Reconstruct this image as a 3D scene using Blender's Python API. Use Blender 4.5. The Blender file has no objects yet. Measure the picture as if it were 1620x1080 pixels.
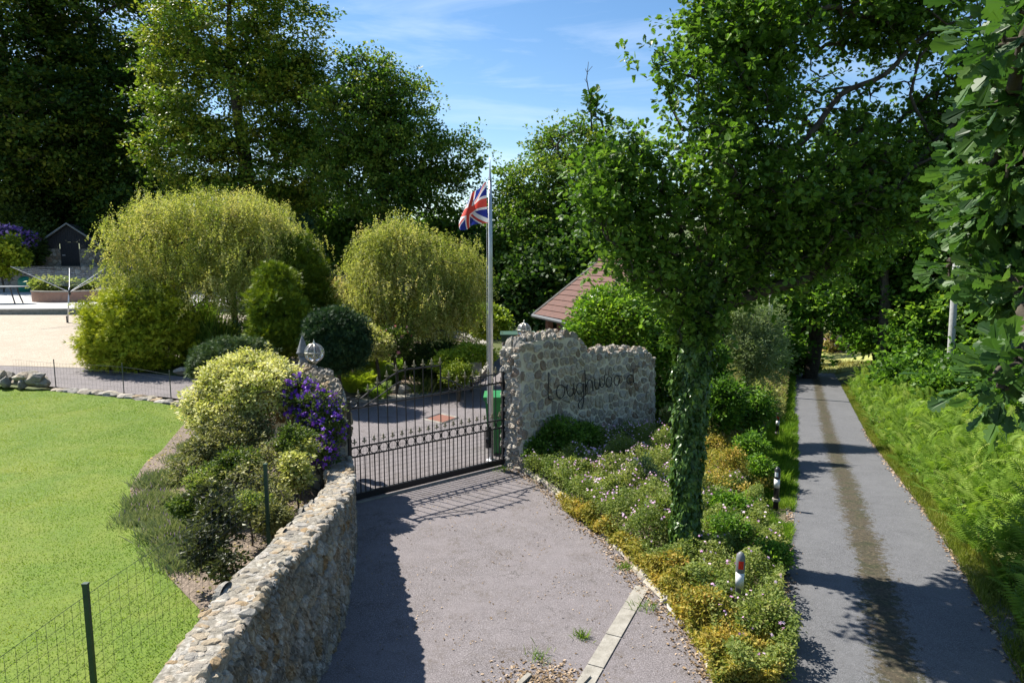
import bpy, math, random
import numpy as np
from mathutils import Vector, Matrix
from mathutils.geometry import delaunay_2d_cdt
R = math.radians
rng = np.random.default_rng(7)
random.seed(7)
scene = bpy.context.scene
# ------------------------------------------------------------------ camera
CAM = np.array([0.0, 0.0, 4.2]); PITCH = R(7.385)
cd = bpy.data.cameras.new('camera'); cam = bpy.data.objects.new('camera', cd)
scene.collection.objects.link(cam); scene.camera = cam
cam.location = CAM; cam.rotation_euler = (R(90) - PITCH, 0, 0)
cd.sensor_width = 36; cd.lens = 24; cd.clip_start = 0.05; cd.clip_end = 3000
# ------------------------------------------------------------------ world and sun
SUN_EL, SUN_AZ = R(50), (-0.84, 0.543)          # direction towards the sun in plan
w = bpy.data.worlds.new('World'); scene.world = w; w.use_nodes = True
nt = w.node_tree; nt.nodes.clear()
out = nt.nodes.new('ShaderNodeOutputWorld'); bg = nt.nodes.new('ShaderNodeBackground')
sky = nt.nodes.new('ShaderNodeTexSky'); sky.sky_type = 'NISHITA'; sky.sun_disc = False
sky.sun_elevation = SUN_EL; sky.sun_rotation = math.atan2(SUN_AZ[0], SUN_AZ[1])
sky.air_density = 1.0; sky.dust_density = 0.35; sky.ozone_density = 1.6; sky.altitude = 100
bg.inputs[1].default_value = 0.078
# thin cirrus high in the sky
geo = nt.nodes.new('ShaderNodeNewGeometry'); sep = nt.nodes.new('ShaderNodeSeparateXYZ')
mp = nt.nodes.new('ShaderNodeMapping'); mp.inputs['Scale'].default_value = (1.3, 2.0, 9.0); mp.inputs['Rotation'].default_value = (0, R(12), 0)
nz = nt.nodes.new('ShaderNodeTexNoise'); nz.inputs['Scale'].default_value = 2.2; nz.inputs['Detail'].default_value = 9; nz.inputs['Roughness'].default_value = 0.6
nz.inputs['Distortion'].default_value = 0.5
rp = nt.nodes.new('ShaderNodeValToRGB'); rp.color_ramp.elements[0].position = 0.47; rp.color_ramp.elements[1].position = 0.8
rp.color_ramp.elements[1].color = (0.42, 0.42, 0.42, 1)
mx = nt.nodes.new('ShaderNodeMixRGB'); mx.inputs[2].default_value = (6.6, 7.4, 8.6, 1)
tcw = nt.nodes.new('ShaderNodeTexCoord')
nt.links.new(tcw.outputs['Generated'], mp.inputs[0]); nt.links.new(mp.outputs[0], nz.inputs[0])
nt.links.new(nz.outputs[0], rp.inputs[0]); nt.links.new(rp.outputs[0], mx.inputs[0])
hs = nt.nodes.new('ShaderNodeHueSaturation'); hs.inputs['Saturation'].default_value = 1.22; nt.links.new(sky.outputs[0], hs.inputs['Color']); nt.links.new(hs.outputs[0], mx.inputs[1]); nt.links.new(mx.outputs[0], bg.inputs[0]); nt.links.new(bg.outputs[0], out.inputs[0])
sl = bpy.data.lights.new('sun', 'SUN'); sl.energy = 5.0; sl.angle = R(0.53); sl.color = (1, 0.95, 0.86)
so = bpy.data.objects.new('sun', sl); scene.collection.objects.link(so)
sv = Vector((SUN_AZ[0] * math.cos(SUN_EL), SUN_AZ[1] * math.cos(SUN_EL), math.sin(SUN_EL)))
so.rotation_euler = sv.to_track_quat('Z', 'Y').to_euler(); so.location = (-20, 15, 30)
scene.view_settings.view_transform = 'Standard'; scene.view_settings.look = 'None'
scene.view_settings.exposure = 1.12; scene.view_settings.gamma = 1
scene.render.engine = 'CYCLES'
scene.cycles.max_bounces = 7; scene.cycles.diffuse_bounces = 3; scene.cycles.transmission_bounces = 4
scene.cycles.transparent_max_bounces = 6
# ------------------------------------------------------------------ terrain
def ss(a, b, t):
    t = np.clip((np.asarray(t, float) - a) / (b - a), 0, 1); return t * t * (3 - 2 * t)
def xL(y): return 2.8 + 0.42 * (np.asarray(y, float) - 6.67)      # left edge of the lane
def zroad(y): return np.interp(y, [-50, 8, 10, 12.5, 20.4, 34.5, 60, 100, 200, 400, 900], [0, 0, -.14, -.43, -1.47, -2.5, -5, -5.5, -1, 12, 40])
def zt(x, y):
    x = np.asarray(x, float); y = np.asarray(y, float)
    gr = np.interp(y, [-50, 20, 35, 60, 100, 200, 400, 900], [0, 0, -.2, -2, -3.5, 0, 14, 45])
    gl = np.interp(y, [-50, 0, 14, 19, 22, 32, 49.5, 50.5, 80, 200, 400, 900], [.45, .45, .4, .5, .65, 1.3, 1.3, 3.1, 4, 7, 16, 45])
    k = ss(10.5, 13.5, y)
    lo = -2.25 - 0.45 * ss(8, 11, y) - 0.5 * k; hi = lo - 0.55 - 5.5 * k
    b = ss(0, 1, (lo - x) / (lo - hi))
    g = gr * (1 - b) + gl * b
    t = x - xL(y)
    b2 = ss(-2.6, -0.15, t)
    z = g * (1 - b2) + zroad(y) * b2
    z = z + ss(2.55, 3.3, t) * 0.18 + ss(3, 9, t) * 0.9
    return z
CP, SP = math.cos(PITCH), math.sin(PITCH)
def ray(px, py):
    a = (px - 810) / 1080; b = -(py - 540) / 1080
    return np.array([a, CP + b * SP, -SP + b * CP])
def at(px, py, D):                              # point seen at (px, py), D metres ahead
    d = ray(px, py); return CAM + d * (D / d[1])
def G(px, py, dz=0.0):                          # where that line of sight meets the ground
    d = ray(px, py); t = 1.0; st = 0.05
    while t < 400:
        p = CAM + d * t
        if p[2] < float(zt(p[0], p[1])) + dz: break
        t += st; st = max(.05, t * .01)
    lo, hi = t - st, t
    for _ in range(24):
        m = (lo + hi) / 2; p = CAM + d * m
        if p[2] < float(zt(p[0], p[1])) + dz: hi = m
        else: lo = m
    return CAM + d * hi
# ------------------------------------------------------------------ object helpers
def link(o): scene.collection.objects.link(o); return o
def tag(o, label=None, cat=None, group=None, kind=None):
    if label: o['label'] = label
    if cat: o['category'] = cat
    if group: o['group'] = group
    if kind: o['kind'] = kind
    return o
def thing(name, loc, label, cat, group=None):
    o = link(bpy.data.objects.new(name, None)); o.location = tuple(loc); o.empty_display_size = .1
    return tag(o, label, cat, group)
def adopt(o, parent):
    if parent is not None:
        o.parent = parent
        if parent.type == 'EMPTY': o.matrix_parent_inverse = Matrix.Translation(-parent.location)
    return o
def mesh_np(name, V, loops, starts, mat, parent=None, tone=None, smooth=False, col=None):
    me = bpy.data.meshes.new(name)
    me.vertices.add(len(V)); me.vertices.foreach_set('co', np.ascontiguousarray(V, dtype=np.float32).ravel())
    me.loops.add(len(loops)); me.loops.foreach_set('vertex_index', np.ascontiguousarray(loops, dtype=np.int32))
    me.polygons.add(len(starts)); me.polygons.foreach_set('loop_start', np.ascontiguousarray(starts, dtype=np.int32))
    if smooth: me.polygons.foreach_set('use_smooth', np.ones(len(starts), dtype=bool))
    else: me.polygons.foreach_set('use_smooth', np.zeros(len(starts), dtype=bool))
    me.update(calc_edges=True)
    if tone is not None:
        a = me.attributes.new('tone', 'FLOAT', 'POINT'); a.data.foreach_set('value', np.ascontiguousarray(tone, dtype=np.float32))
    if col is not None:
        a = me.color_attributes.new('dye', 'FLOAT_COLOR', 'POINT'); a.data.foreach_set('color', np.ascontiguousarray(col, dtype=np.float32).ravel())
    me.materials.append(mat)
    return adopt(link(bpy.data.objects.new(name, me)), parent)
class MB:
    def __init__(s): s.v = []; s.f = []; s.t = []
    def add(s, vs, fs, tone=.5):
        n = len(s.v); s.v += [tuple(map(float, q)) for q in vs]; s.f += [tuple(i + n for i in f) for f in fs]; s.t += [tone] * len(vs); return s
    def frame(s, o, a, b, c, tone=.5):           # box from corner o along three edge vectors
        o, a, b, c = map(lambda q: np.array(q, float), (o, a, b, c))
        vs = [o, o + a, o + a + b, o + b, o + c, o + a + c, o + a + b + c, o + b + c]
        return s.add(vs, [(0, 3, 2, 1), (4, 5, 6, 7), (0, 1, 5, 4), (1, 2, 6, 5), (2, 3, 7, 6), (3, 0, 4, 7)], tone)
    def box(s, c, d, tone=.5, rz=0):
        ca, sa = math.cos(rz), math.sin(rz)
        a = np.array([ca * d[0], sa * d[0], 0]); b = np.array([-sa * d[1], ca * d[1], 0]); h = np.array([0, 0, d[2]])
        return s.frame(np.array(c) - a / 2 - b / 2 - h / 2, a, b, h, tone)
    def tube(s, pts, r, n=8, caps=True, tone=.5):
        pts = [np.array(p, float) for p in pts]; rs = r if hasattr(r, '__len__') else [r] * len(pts)
        rings = []; prev = None
        for i, p in enumerate(pts):
            d = (pts[min(i + 1, len(pts) - 1)] - pts[max(i - 1, 0)]); d = d / (np.linalg.norm(d) + 1e-9)
            u = prev if prev is not None else (np.array([0, 0, 1.]) if abs(d[2]) < .9 else np.array([1., 0, 0]))
            u = u - d * u.dot(d); u /= np.linalg.norm(u) + 1e-9; prev = u; v = np.cross(d, u)
            rings.append([p + rs[i] * (math.cos(2 * math.pi * k / n) * u + math.sin(2 * math.pi * k / n) * v) for k in range(n)])
        vs = [q for rg in rings for q in rg]; fs = []
        for i in range(len(pts) - 1):
            for k in range(n): fs.append((i * n + k, i * n + (k + 1) % n, (i + 1) * n + (k + 1) % n, (i + 1) * n + k))
        if caps: fs.append(tuple(range(n - 1, -1, -1))); fs.append(tuple(range((len(pts) - 1) * n, len(pts) * n)))
        return s.add(vs, fs, tone)
    def lathe(s, c, prof, n=20, tone=.5):
        vs = []; fs = []
        for (r, z) in prof:
            for k in range(n): vs.append((c[0] + r * math.cos(2 * math.pi * k / n), c[1] + r * math.sin(2 * math.pi * k / n), c[2] + z))
        for i in range(len(prof) - 1):
            for k in range(n): fs.append((i * n + k, i * n + (k + 1) % n, (i + 1) * n + (k + 1) % n, (i + 1) * n + k))
        fs.append(tuple(range(n - 1, -1, -1))); fs.append(tuple(range((len(prof) - 1) * n, len(prof) * n)))
        return s.add(vs, fs, tone)
    def prism(s, poly, z0, z1, tone=.5):         # z0/z1 may be callables of (x, y)
        f0 = z0 if callable(z0) else (lambda x, y: z0); f1 = z1 if callable(z1) else (lambda x, y: z1)
        n = len(poly); vs = [(x, y, float(f0(x, y))) for x, y in poly] + [(x, y, float(f1(x, y))) for x, y in poly]
        fs = [tuple(range(n - 1, -1, -1)), tuple(range(n, 2 * n))] + [(i, (i + 1) % n, n + (i + 1) % n, n + i) for i in range(n)]
        return s.add(vs, fs, tone)
    def build(s, name, mat, parent=None, smooth=False):
        me = bpy.data.meshes.new(name); me.from_pydata(s.v, [], s.f)
        a = me.attributes.new('tone', 'FLOAT', 'POINT'); a.data.foreach_set('value', np.array(s.t, dtype=np.float32))
        me.materials.append(mat)
        if smooth:
            for p in me.polygons: p.use_smooth = len(p.vertices) <= 4
        return adopt(link(bpy.data.objects.new(name, me)), parent)
# ------------------------------------------------------------------ materials
def nodes(name):
    m = bpy.data.materials.new(name); m.use_nodes = True; t = m.node_tree
    return m, t, t.nodes['Principled BSDF']
def N(t, typ, **kw):
    n = t.nodes.new(typ)
    for k, v in kw.items():
        if k in n.inputs: n.inputs[k].default_value = v
        else: setattr(n, k, v)
    return n
def ramp(t, fac, stops, interp='LINEAR'):
    r = t.nodes.new('ShaderNodeValToRGB'); e = r.color_ramp.elements; r.color_ramp.interpolation = interp
    while len(e) < len(stops): e.new(0.5)
    for q, (p, c) in zip(e, stops): q.position = p; q.color = (*c, 1)
    t.links.new(fac, r.inputs[0]); return r.outputs[0]
def mix(t, fac, a, b, mode='MIX'):
    m = t.nodes.new('ShaderNodeMixRGB'); m.blend_type = mode
    for i, q in ((0, fac), (1, a), (2, b)):
        if hasattr(q, 'is_linked'): t.links.new(q, m.inputs[i])
        elif isinstance(q, (int, float)): m.inputs[i].default_value = q
        else: m.inputs[i].default_value = (*q, 1)
    return m.outputs[0]
def noise(t, scale, detail=4, rough=.55, vec=None, out_=0, dist=0):
    n = N(t, 'ShaderNodeTexNoise', Scale=scale, Detail=detail, Roughness=rough, Distortion=dist)
    if vec is None:
        tc = t.nodes.get('TC') or t.nodes.new('ShaderNodeTexCoord'); tc.name = 'TC'; vec = tc.outputs['Object']
    t.links.new(vec, n.inputs['Vector']); return n.outputs[out_]
def bump(t, p, h, strength=.4, dist=.02):
    b = N(t, 'ShaderNodeBump', Strength=strength, Distance=dist); t.links.new(h, b.inputs['Height']); t.links.new(b.outputs[0], p.inputs['Normal'])
def plain(name, c, rough=.5, metal=0, c2=None, scale=6, bs=0, bscale=40, spec=.5):
    m, t, p = nodes(name); p.inputs['Roughness'].default_value = rough; p.inputs['Metallic'].default_value = metal
    p.inputs['Specular IOR Level'].default_value = spec
    n = noise(t, scale, 6, .6)
    c2 = c2 or tuple(q * .8 for q in c)
    t.links.new(ramp(t, n, [(.3, c2), (.7, c)]), p.inputs['Base Color'])
    if bs: bump(t, p, noise(t, bscale, 5, .6), bs, .01)
    return m
def foliage(name, stops, trans=.3, rough=.5, spec=.35):
    spec *= .55; trans = min(.5, trans * 1.25); stops = [(q[0] * (1.15 if 'gold' in name or 'amber' in name or 'bronze' in name else 1.36), q[1] * 1.28, q[2] * 1.3) if 'petal' not in name and 'grass' not in name and 'pale' not in name else q for q in stops]
    m, t, p = nodes(name); p.inputs['Roughness'].default_value = rough; p.inputs['Specular IOR Level'].default_value = spec
    a = N(t, 'ShaderNodeAttribute', attribute_name='tone')
    k = len(stops); c = ramp(t, a.outputs['Fac'], [(i / (k - 1), s) for i, s in enumerate(stops)])
    t.links.new(c, p.inputs['Base Color'])
    tr = t.nodes.new('ShaderNodeBsdfTranslucent'); c2 = mix(t, 1.0, c, (1.45, 1.5, .75), 'MULTIPLY'); t.links.new(c2, tr.inputs[0])
    ms = t.nodes.new('ShaderNodeMixShader'); ms.inputs[0].default_value = trans
    o = t.nodes['Material Output']; t.links.new(p.outputs[0], ms.inputs[1]); t.links.new(tr.outputs[0], ms.inputs[2]); t.links.new(ms.outputs[0], o.inputs[0])
    return m
def stone_mat(name, stops, rough=.85, bs=.6, lichen=.35):
    m, t, p = nodes(name); p.inputs['Roughness'].default_value = rough; p.inputs['Specular IOR Level'].default_value = .2
    a = N(t, 'ShaderNodeAttribute', attribute_name='tone'); k = len(stops)
    c = ramp(t, a.outputs['Fac'], [(i / (k - 1), s) for i, s in enumerate(stops)])
    n1 = noise(t, 14, 8, .65); c = mix(t, .55, c, ramp(t, n1, [(.25, (.35, .33, .3)), (.5, (.75, .72, .68)), (.75, (1.25, 1.2, 1.1))]), 'MULTIPLY')
    n2 = noise(t, 5, 8, .75); c = mix(t, ramp(t, n2, [(.56, (0, 0, 0)), (.64, (lichen,) * 3)]), c, (.5, .47, .4))
    n3 = noise(t, 60, 4, .7); c = mix(t, .3, c, ramp(t, n3, [(.3, (.5, .5, .5)), (.7, (1.3, 1.3, 1.3))]), 'MULTIPLY')
    t.links.new(c, p.inputs['Base Color'])
    ma = N(t, 'ShaderNodeMath', operation='ADD'); t.links.new(noise(t, 22, 10, .7), ma.inputs[0]); t.links.new(n3, ma.inputs[1])
    bump(t, p, ma.outputs[0], bs, .015); return m
M = {}
M['oak'] = foliage('oak leaf', [(.024, .058, .008), (.055, .12, .014), (.10, .185, .026), (.17, .25, .05)], .34, .42, .45)
M['oak_near'] = foliage('near oak leaf', [(.012, .038, .008), (.026, .07, .014), (.05, .11, .02), (.10, .16, .05)], .28, .5, .7)
M['oak_far'] = foliage('far oak leaf', [(.022, .054, .008), (.048, .105, .014), (.09, .155, .022), (.15, .19, .03)], .32, .5)
M['beech_shaded'] = foliage('beech leaf', [(.012, .034, .006), (.026, .062, .010), (.055, .10, .014), (.13, .16, .02)], .25, .55)  # shaded copy of the beech leaf, shade put into the colour
M['beech'] = foliage('sunlit beech leaf', [(.03, .07, .008), (.06, .12, .014), (.12, .175, .02), (.22, .24, .035)], .24, .5)  # lit copy of the beech leaf, sunlight put into the colour
M['lane'] = foliage('hedgerow leaf', [(.024, .06, .008), (.052, .125, .015), (.11, .21, .026), (.18, .28, .04)], .36, .45)
M['willow'] = foliage('golden willow leaf', [(.10, .12, .018), (.235, .235, .05), (.36, .325, .10), (.43, .34, .15)], .3, .55)
M['gold_conifer'] = foliage('golden conifer spray', [(.04, .07, .005), (.15, .18, .010), (.28, .29, .015), (.40, .37, .03)], .12, .6)
M['green_conifer'] = foliage('green conifer spray', [(.035, .065, .006), (.08, .13, .010), (.14, .19, .013), (.20, .24, .02)], .12, .6)
M['dark_conifer'] = foliage('dark conifer spray', [(.008, .024, .010), (.018, .045, .018), (.03, .065, .022), (.05, .09, .03)], .1, .6)
M['juniper'] = foliage('juniper spray', [(.025, .05, .02), (.045, .08, .03), (.07, .11, .04), (.10, .13, .05)], .1, .6)
M['pale'] = foliage('pale variegated leaf', [(.12, .16, .02), (.34, .36, .08), (.58, .56, .22), (.74, .70, .40)], .2, .5)
M['shrub'] = foliage('shrub leaf', [(.02, .04, .01), (.045, .08, .015), (.08, .12, .02), (.12, .15, .03)], .25, .5)
M['bronze'] = foliage('bronze leaf', [(.045, .05, .018), (.10, .10, .035), (.19, .17, .06), (.34, .29, .13)], .2, .5)
M['laurel'] = foliage('laurel leaf', [(.025, .07, .006), (.06, .14, .010), (.12, .21, .02), (.19, .29, .035)], .3, .28, .6)
M['ivy'] = foliage('ivy leaf', [(.008, .024, .005), (.02, .05, .009), (.045, .095, .015), (.10, .17, .032)], .15, .32, .6)
M['lavender'] = foliage('lavender leaf', [(.11, .16, .07), (.17, .22, .11), (.23, .27, .15), (.28, .30, .21)], .2, .6)
M['herb'] = foliage('herb leaf', [(.05, .09, .016), (.11, .16, .035), (.18, .22, .06), (.27, .27, .10)], .3, .5)
M['amber'] = foliage('amber herb leaf', [(.09, .12, .02), (.22, .19, .035), (.36, .25, .05), (.42, .22, .06)], .25, .5)
M['fern'] = foliage('bracken frond', [(.05, .10, .012), (.10, .18, .022), (.16, .25, .04), (.26, .32, .08)], .35, .5)
M['goldfern'] = foliage('golden fern', [(.10, .15, .012), (.20, .24, .02), (.30, .32, .03), (.38, .37, .05)], .25, .5)
M['grass'] = foliage('verge grass', [(.07, .15, .012), (.13, .24, .02), (.20, .32, .03), (.30, .36, .07)], .3, .6)
M['lawn'] = foliage('lawn grass', [(.075, .145, .012), (.11, .185, .016), (.155, .22, .022), (.26, .26, .05)], .4, .6)
M['straw'] = foliage('dry grass', [(.16, .17, .05), (.28, .25, .09), (.40, .33, .16), (.5, .4, .25)], .3, .6)
M['purple'] = foliage('purple petal', [(.08, .02, .26), (.14, .035, .42), (.21, .06, .52), (.36, .17, .66)], .15, .5)
M['pink'] = foliage('pink petal', [(.5, .25, .5), (.65, .38, .62), (.75, .52, .72), (.85, .7, .8)], .2, .5)
M['rose'] = foliage('rose petal', [(.6, .06, .08), (.7, .15, .18), (.8, .35, .35), (.85, .6, .55)], .2, .5)
M['bark'] = plain('bark', (.10, .085, .065), .9, 0, (.035, .03, .024), 9, .8, 25, .1)
M['asphalt'] = None
def speckle(name, c, c2, stain, fine=140, rough=.85, bs=.35, moss=None):
    m, t, p = nodes(name); p.inputs['Roughness'].default_value = rough; p.inputs['Specular IOR Level'].default_value = .25
    n1 = noise(t, fine, 3, .7); col = ramp(t, n1, [(.32, tuple(q * .55 for q in c)), (.5, c), (.68, c2)])
    n0 = noise(t, fine * .33, 4, .75); col = mix(t, .55, col, ramp(t, n0, [(.3, (.62, .6, .58)), (.5, (1, 1, 1)), (.7, (1.22, 1.2, 1.2))]), 'MULTIPLY')
    n2 = noise(t, .9, 6, .65, dist=.6); col = mix(t, ramp(t, n2, [(.42, (0, 0, 0)), (.7, (.65,) * 3)]), col, stain)
    n3 = noise(t, 4.5, 6, .7); col = mix(t, .35, col, ramp(t, n3, [(.3, (.7, .7, .7)), (.7, (1.25, 1.25, 1.25))]), 'MULTIPLY')
    if moss and fine == 75:
        vo = N(t, 'ShaderNodeTexVoronoi', Scale=.55, feature='DISTANCE_TO_EDGE'); wn = N(t, 'ShaderNodeVectorMath', operation='ADD'); t.links.new(t.nodes['TC'].outputs['Object'], wn.inputs[0])
        nw = N(t, 'ShaderNodeTexNoise', Scale=2.5, Detail=6, Roughness=.7); t.links.new(t.nodes['TC'].outputs['Object'], nw.inputs[0]); t.links.new(nw.outputs['Color'], wn.inputs[1]); t.links.new(wn.outputs[0], vo.inputs['Vector'])
        cr = mix(t, 1.0, ramp(t, vo.outputs['Distance'], [(0, (1, 1, 1)), (.010, (0, 0, 0))]), ramp(t, noise(t, 1.1, 3), [(.5, (0, 0, 0)), (.6, (.8, .8, .8))]), 'MULTIPLY'); col = mix(t, cr, col, (.05, .045, .04))
    if moss:
        n4 = noise(t, 2.3, 8, .75, dist=.8); n5 = noise(t, 18, 5, .8)
        k = mix(t, 1.0, ramp(t, n4, [(.49, (0, 0, 0)), (.64, (.7,) * 3)]), ramp(t, n5, [(.45, (0, 0, 0)), (.6, (1, 1, 1))]), 'MULTIPLY')
        col = mix(t, k, col, moss)
    t.links.new(col, p.inputs['Base Color']); bump(t, p, n1, bs, .006); return m
M['asphalt'] = speckle('drive tarmac', (.138, .123, .125), (.31, .285, .288), (.185, .165, .168), 75, moss=(.07, .055, .038), bs=.6)
def lane_mat():
    m = speckle('lane tarmac', (.103, .104, .109), (.19, .19, .197), (.13, .13, .135), 90, bs=.6); t = m.node_tree; p = t.nodes['Principled BSDF']
    base = p.inputs['Base Color'].links[0].from_socket
    sx = t.nodes.new('ShaderNodeSeparateXYZ'); t.links.new(t.nodes['TC'].outputs['Object'], sx.inputs[0])
    def ma(op, u, v=None):
        n = N(t, 'ShaderNodeMath', operation=op)
        for k, q in ((0, u), (1, v)):
            if q is None: continue
            if hasattr(q, 'is_linked'): t.links.new(q, n.inputs[k])
            else: n.inputs[k].default_value = q
        return n.outputs[0]
    across = ma('SUBTRACT', sx.outputs[0], ma('MULTIPLY', sx.outputs[1], .42))     # distance from the lane's left edge
    dist = ma('ABSOLUTE', ma('SUBTRACT', across, 1.20))
    edge = ma('ADD', ma('SUBTRACT', .27, dist), ma('MULTIPLY', ma('SUBTRACT', noise(t, 2.0, 4, .7), .5), .38))
    edge = ma('ADD', edge, ma('MULTIPLY', ma('SUBTRACT', noise(t, 13, 7, .85), .5), 1.15))
    k = ramp(t, edge, [(.02, (0, 0, 0)), (.09, (.92, .92, .92))])
    g = mix(t, 1.0, ramp(t, noise(t, 24, 6, .85), [(.34, (.3, .28, .2)), (.5, (1, 1, 1)), (.6, (1.6, 1.6, 1.6)), (.68, (4.2, 4.3, 4.6))]), ramp(t, noise(t, 3, 5, .7), [(.35, (.030, .032, .011)), (.55, (.052, .042, .024)), (.7, (.04, .03, .017))]), 'MULTIPLY')
    t.links.new(mix(t, k, base, g), p.inputs['Base Color']); return m
M['lane_tar'] = lane_mat()
M['grit'] = speckle('lane grit', (.15, .12, .075), (.32, .28, .2), (.10, .085, .045), 70, bs=.6)
M['gravel'] = speckle('pea gravel', (.34, .285, .22), (.58, .51, .42), (.30, .25, .19), 45, bs=.7)
M['paving'] = plain('pale concrete', (.46, .45, .43), .8, 0, (.38, .37, .35), 3, .2, 60, .2)
M['concrete'] = plain('weathered concrete', (.33, .31, .27), .85, 0, (.20, .185, .155), 9, .5, 50, .2)
M['soil'] = speckle('bark mulch', (.13, .10, .075), (.34, .27, .21), (.20, .155, .12), 40, bs=.9)
M['lawn_base'] = speckle('lawn turf', (.09, .15, .012), (.145, .20, .022), (.165, .19, .028), 60, bs=.7)
M['rough'] = speckle('rough ground', (.06, .085, .02), (.13, .14, .045), (.10, .10, .04), 14, bs=.8)
SUN_STONE = [(.22, .20, .17), (.34, .29, .22), (.45, .38, .27), (.30, .27, .24), (.40, .24, .14), (.52, .46, .37)]
M['stone'] = stone_mat('flint and chert stone', [(.33, .31, .27), (.41, .37, .30), (.50, .47, .42), (.33, .315, .295), (.28, .21, .155), (.54, .50, .43)])
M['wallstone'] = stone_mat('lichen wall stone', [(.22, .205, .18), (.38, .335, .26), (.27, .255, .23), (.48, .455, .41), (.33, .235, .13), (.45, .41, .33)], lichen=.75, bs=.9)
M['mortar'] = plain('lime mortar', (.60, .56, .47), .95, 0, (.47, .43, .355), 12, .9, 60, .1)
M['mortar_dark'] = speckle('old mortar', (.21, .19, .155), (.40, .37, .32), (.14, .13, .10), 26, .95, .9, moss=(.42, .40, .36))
M['iron'] = plain('black iron', (.014, .014, .018), .42, .2, (.008, .008, .01), 20)
M['gold'] = plain('faded gold paint', (.34, .29, .17), .45, .3, (.16, .14, .09), 60)
M['wire'] = plain('galvanised wire', (.10, .11, .11), .5, .4)
M['steel'] = plain('galvanised steel', (.62, .63, .65), .42, .55, (.45, .46, .48), 5)
M['whitepaint'] = plain('white paint', (.80, .80, .80), .5, 0, (.6, .6, .58), 8)
M['blackrub'] = plain('black plastic', (.022, .024, .028), .4, 0, (.015, .016, .018), 20)
M['greyrub'] = plain('grey plastic', (.16, .17, .175), .5, 0, (.12, .125, .13), 20)
M['greenplastic'] = plain('green plastic', (.02, .20, .05), .4, 0, (.015, .15, .04), 5)
M['teal'] = plain('teal plastic', (.02, .22, .15), .45)
M['redglass'] = plain('red reflector', (.62, .02, .015), .25, 0, (.5, .015, .01), 30)
M['silver'] = plain('brushed lamp metal', (.60, .57, .50), .35, .8, (.4, .38, .33), 30)
M['greenmetal'] = plain('dark green metal', (.035, .09, .06), .5, .1, (.025, .07, .045), 6)
M['blackwood'] = plain('black boarding', (.012, .013, .016), .8, 0, (.03, .03, .035), 15, .5, 30)
M['slate'] = plain('felt roof', (.055, .058, .065), .8, 0, (.03, .03, .035), 3, .3, 30)
M['lampwhite'] = plain('white plastic', (.75, .76, .78), .4)
M['tablewood'] = plain('dark table frame', (.05, .05, .055), .5)
M['greystone'] = plain('carved grey stone', (.20, .21, .22), .9, 0, (.11, .12, .13), 18, .5, 50)
M['polewood'] = plain('grey weathered pole', (.34, .34, .33), .85, 0, (.22, .22, .21), 12, .5, 30)
M['rust'] = plain('rusty brown iron', (.22, .085, .055), .8, 0, (.14, .055, .035), 25, .4, 60)
def glass():
    m, t, p = nodes('lamp glass'); p.inputs['Base Color'].default_value = (.5, .5, .52, 1); p.inputs['Roughness'].default_value = .06
    p.inputs['Transmission Weight'].default_value = .85; p.inputs['IOR'].default_value = 1.45; return m
M['glass'] = glass()
def brick():
    m, t, p = nodes('red brick'); tc = t.nodes.new('ShaderNodeTexCoord')
    b = N(t, 'ShaderNodeTexBrick', Scale=4.2); b.inputs['Color1'].default_value = (.33, .14, .08, 1); b.inputs['Color2'].default_value = (.24, .10, .06, 1)
    b.inputs['Mortar'].default_value = (.4, .34, .28, 1); b.inputs['Mortar Size'].default_value = .03
    t.links.new(tc.outputs['UV'], b.inputs[0]); c = mix(t, .4, b.outputs[0], ramp(t, noise(t, 6), [(.3, (.7, .7, .7)), (.7, (1.2, 1.2, 1.2))]), 'MULTIPLY')
    t.links.new(c, p.inputs['Base Color']); p.inputs['Roughness'].default_value = .9; return m
M['brick'] = brick()
M['brickplain'] = plain('brick red', (.32, .15, .09), .9, 0, (.20, .09, .055), 22, .4, 40)
# ------------------------------------------------------------------ sheets on the ground
def inside(P, poly):
    x, y = P[:, 0], P[:, 1]; r = np.zeros(len(P), bool); n = len(poly); j = n - 1
    for i in range(n):
        xi, yi = poly[i]; xj, yj = poly[j]
        c = ((yi > y) != (yj > y)) & (x < (xj - xi) * (y - yi) / (yj - yi + 1e-12) + xi); r ^= c; j = i
    return r
def dens(poly, step):
    o = []
    for i in range(len(poly)):
        a, b = np.array(poly[i][:2], float), np.array(poly[(i + 1) % len(poly)][:2], float)
        k = max(1, int(np.linalg.norm(b - a) / step))
        o += [tuple(a + (b - a) * q / k) for q in range(k)]
    return o
def curve(pts, step=.2, closed=False):             # Catmull-Rom through points of any dimension
    P = [np.array(p, float) for p in pts]
    if closed: P = [P[-1]] + P + [P[0], P[1]]
    else: P = [2 * P[0] - P[1]] + P + [2 * P[-1] - P[-2]]
    o = []
    for i in range(1, len(P) - 2):
        k = max(1, int(np.linalg.norm(P[i + 1][:2] - P[i][:2]) / step))
        for q in range(k):
            t = q / k; a, b, c, d = P[i - 1:i + 3]
            o.append(.5 * (2 * b + (c - a) * t + (2 * a - 5 * b + 4 * c - d) * t * t + (3 * b - a - 3 * c + d) * t ** 3))
    if not closed: o.append(P[-2])
    return o
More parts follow.
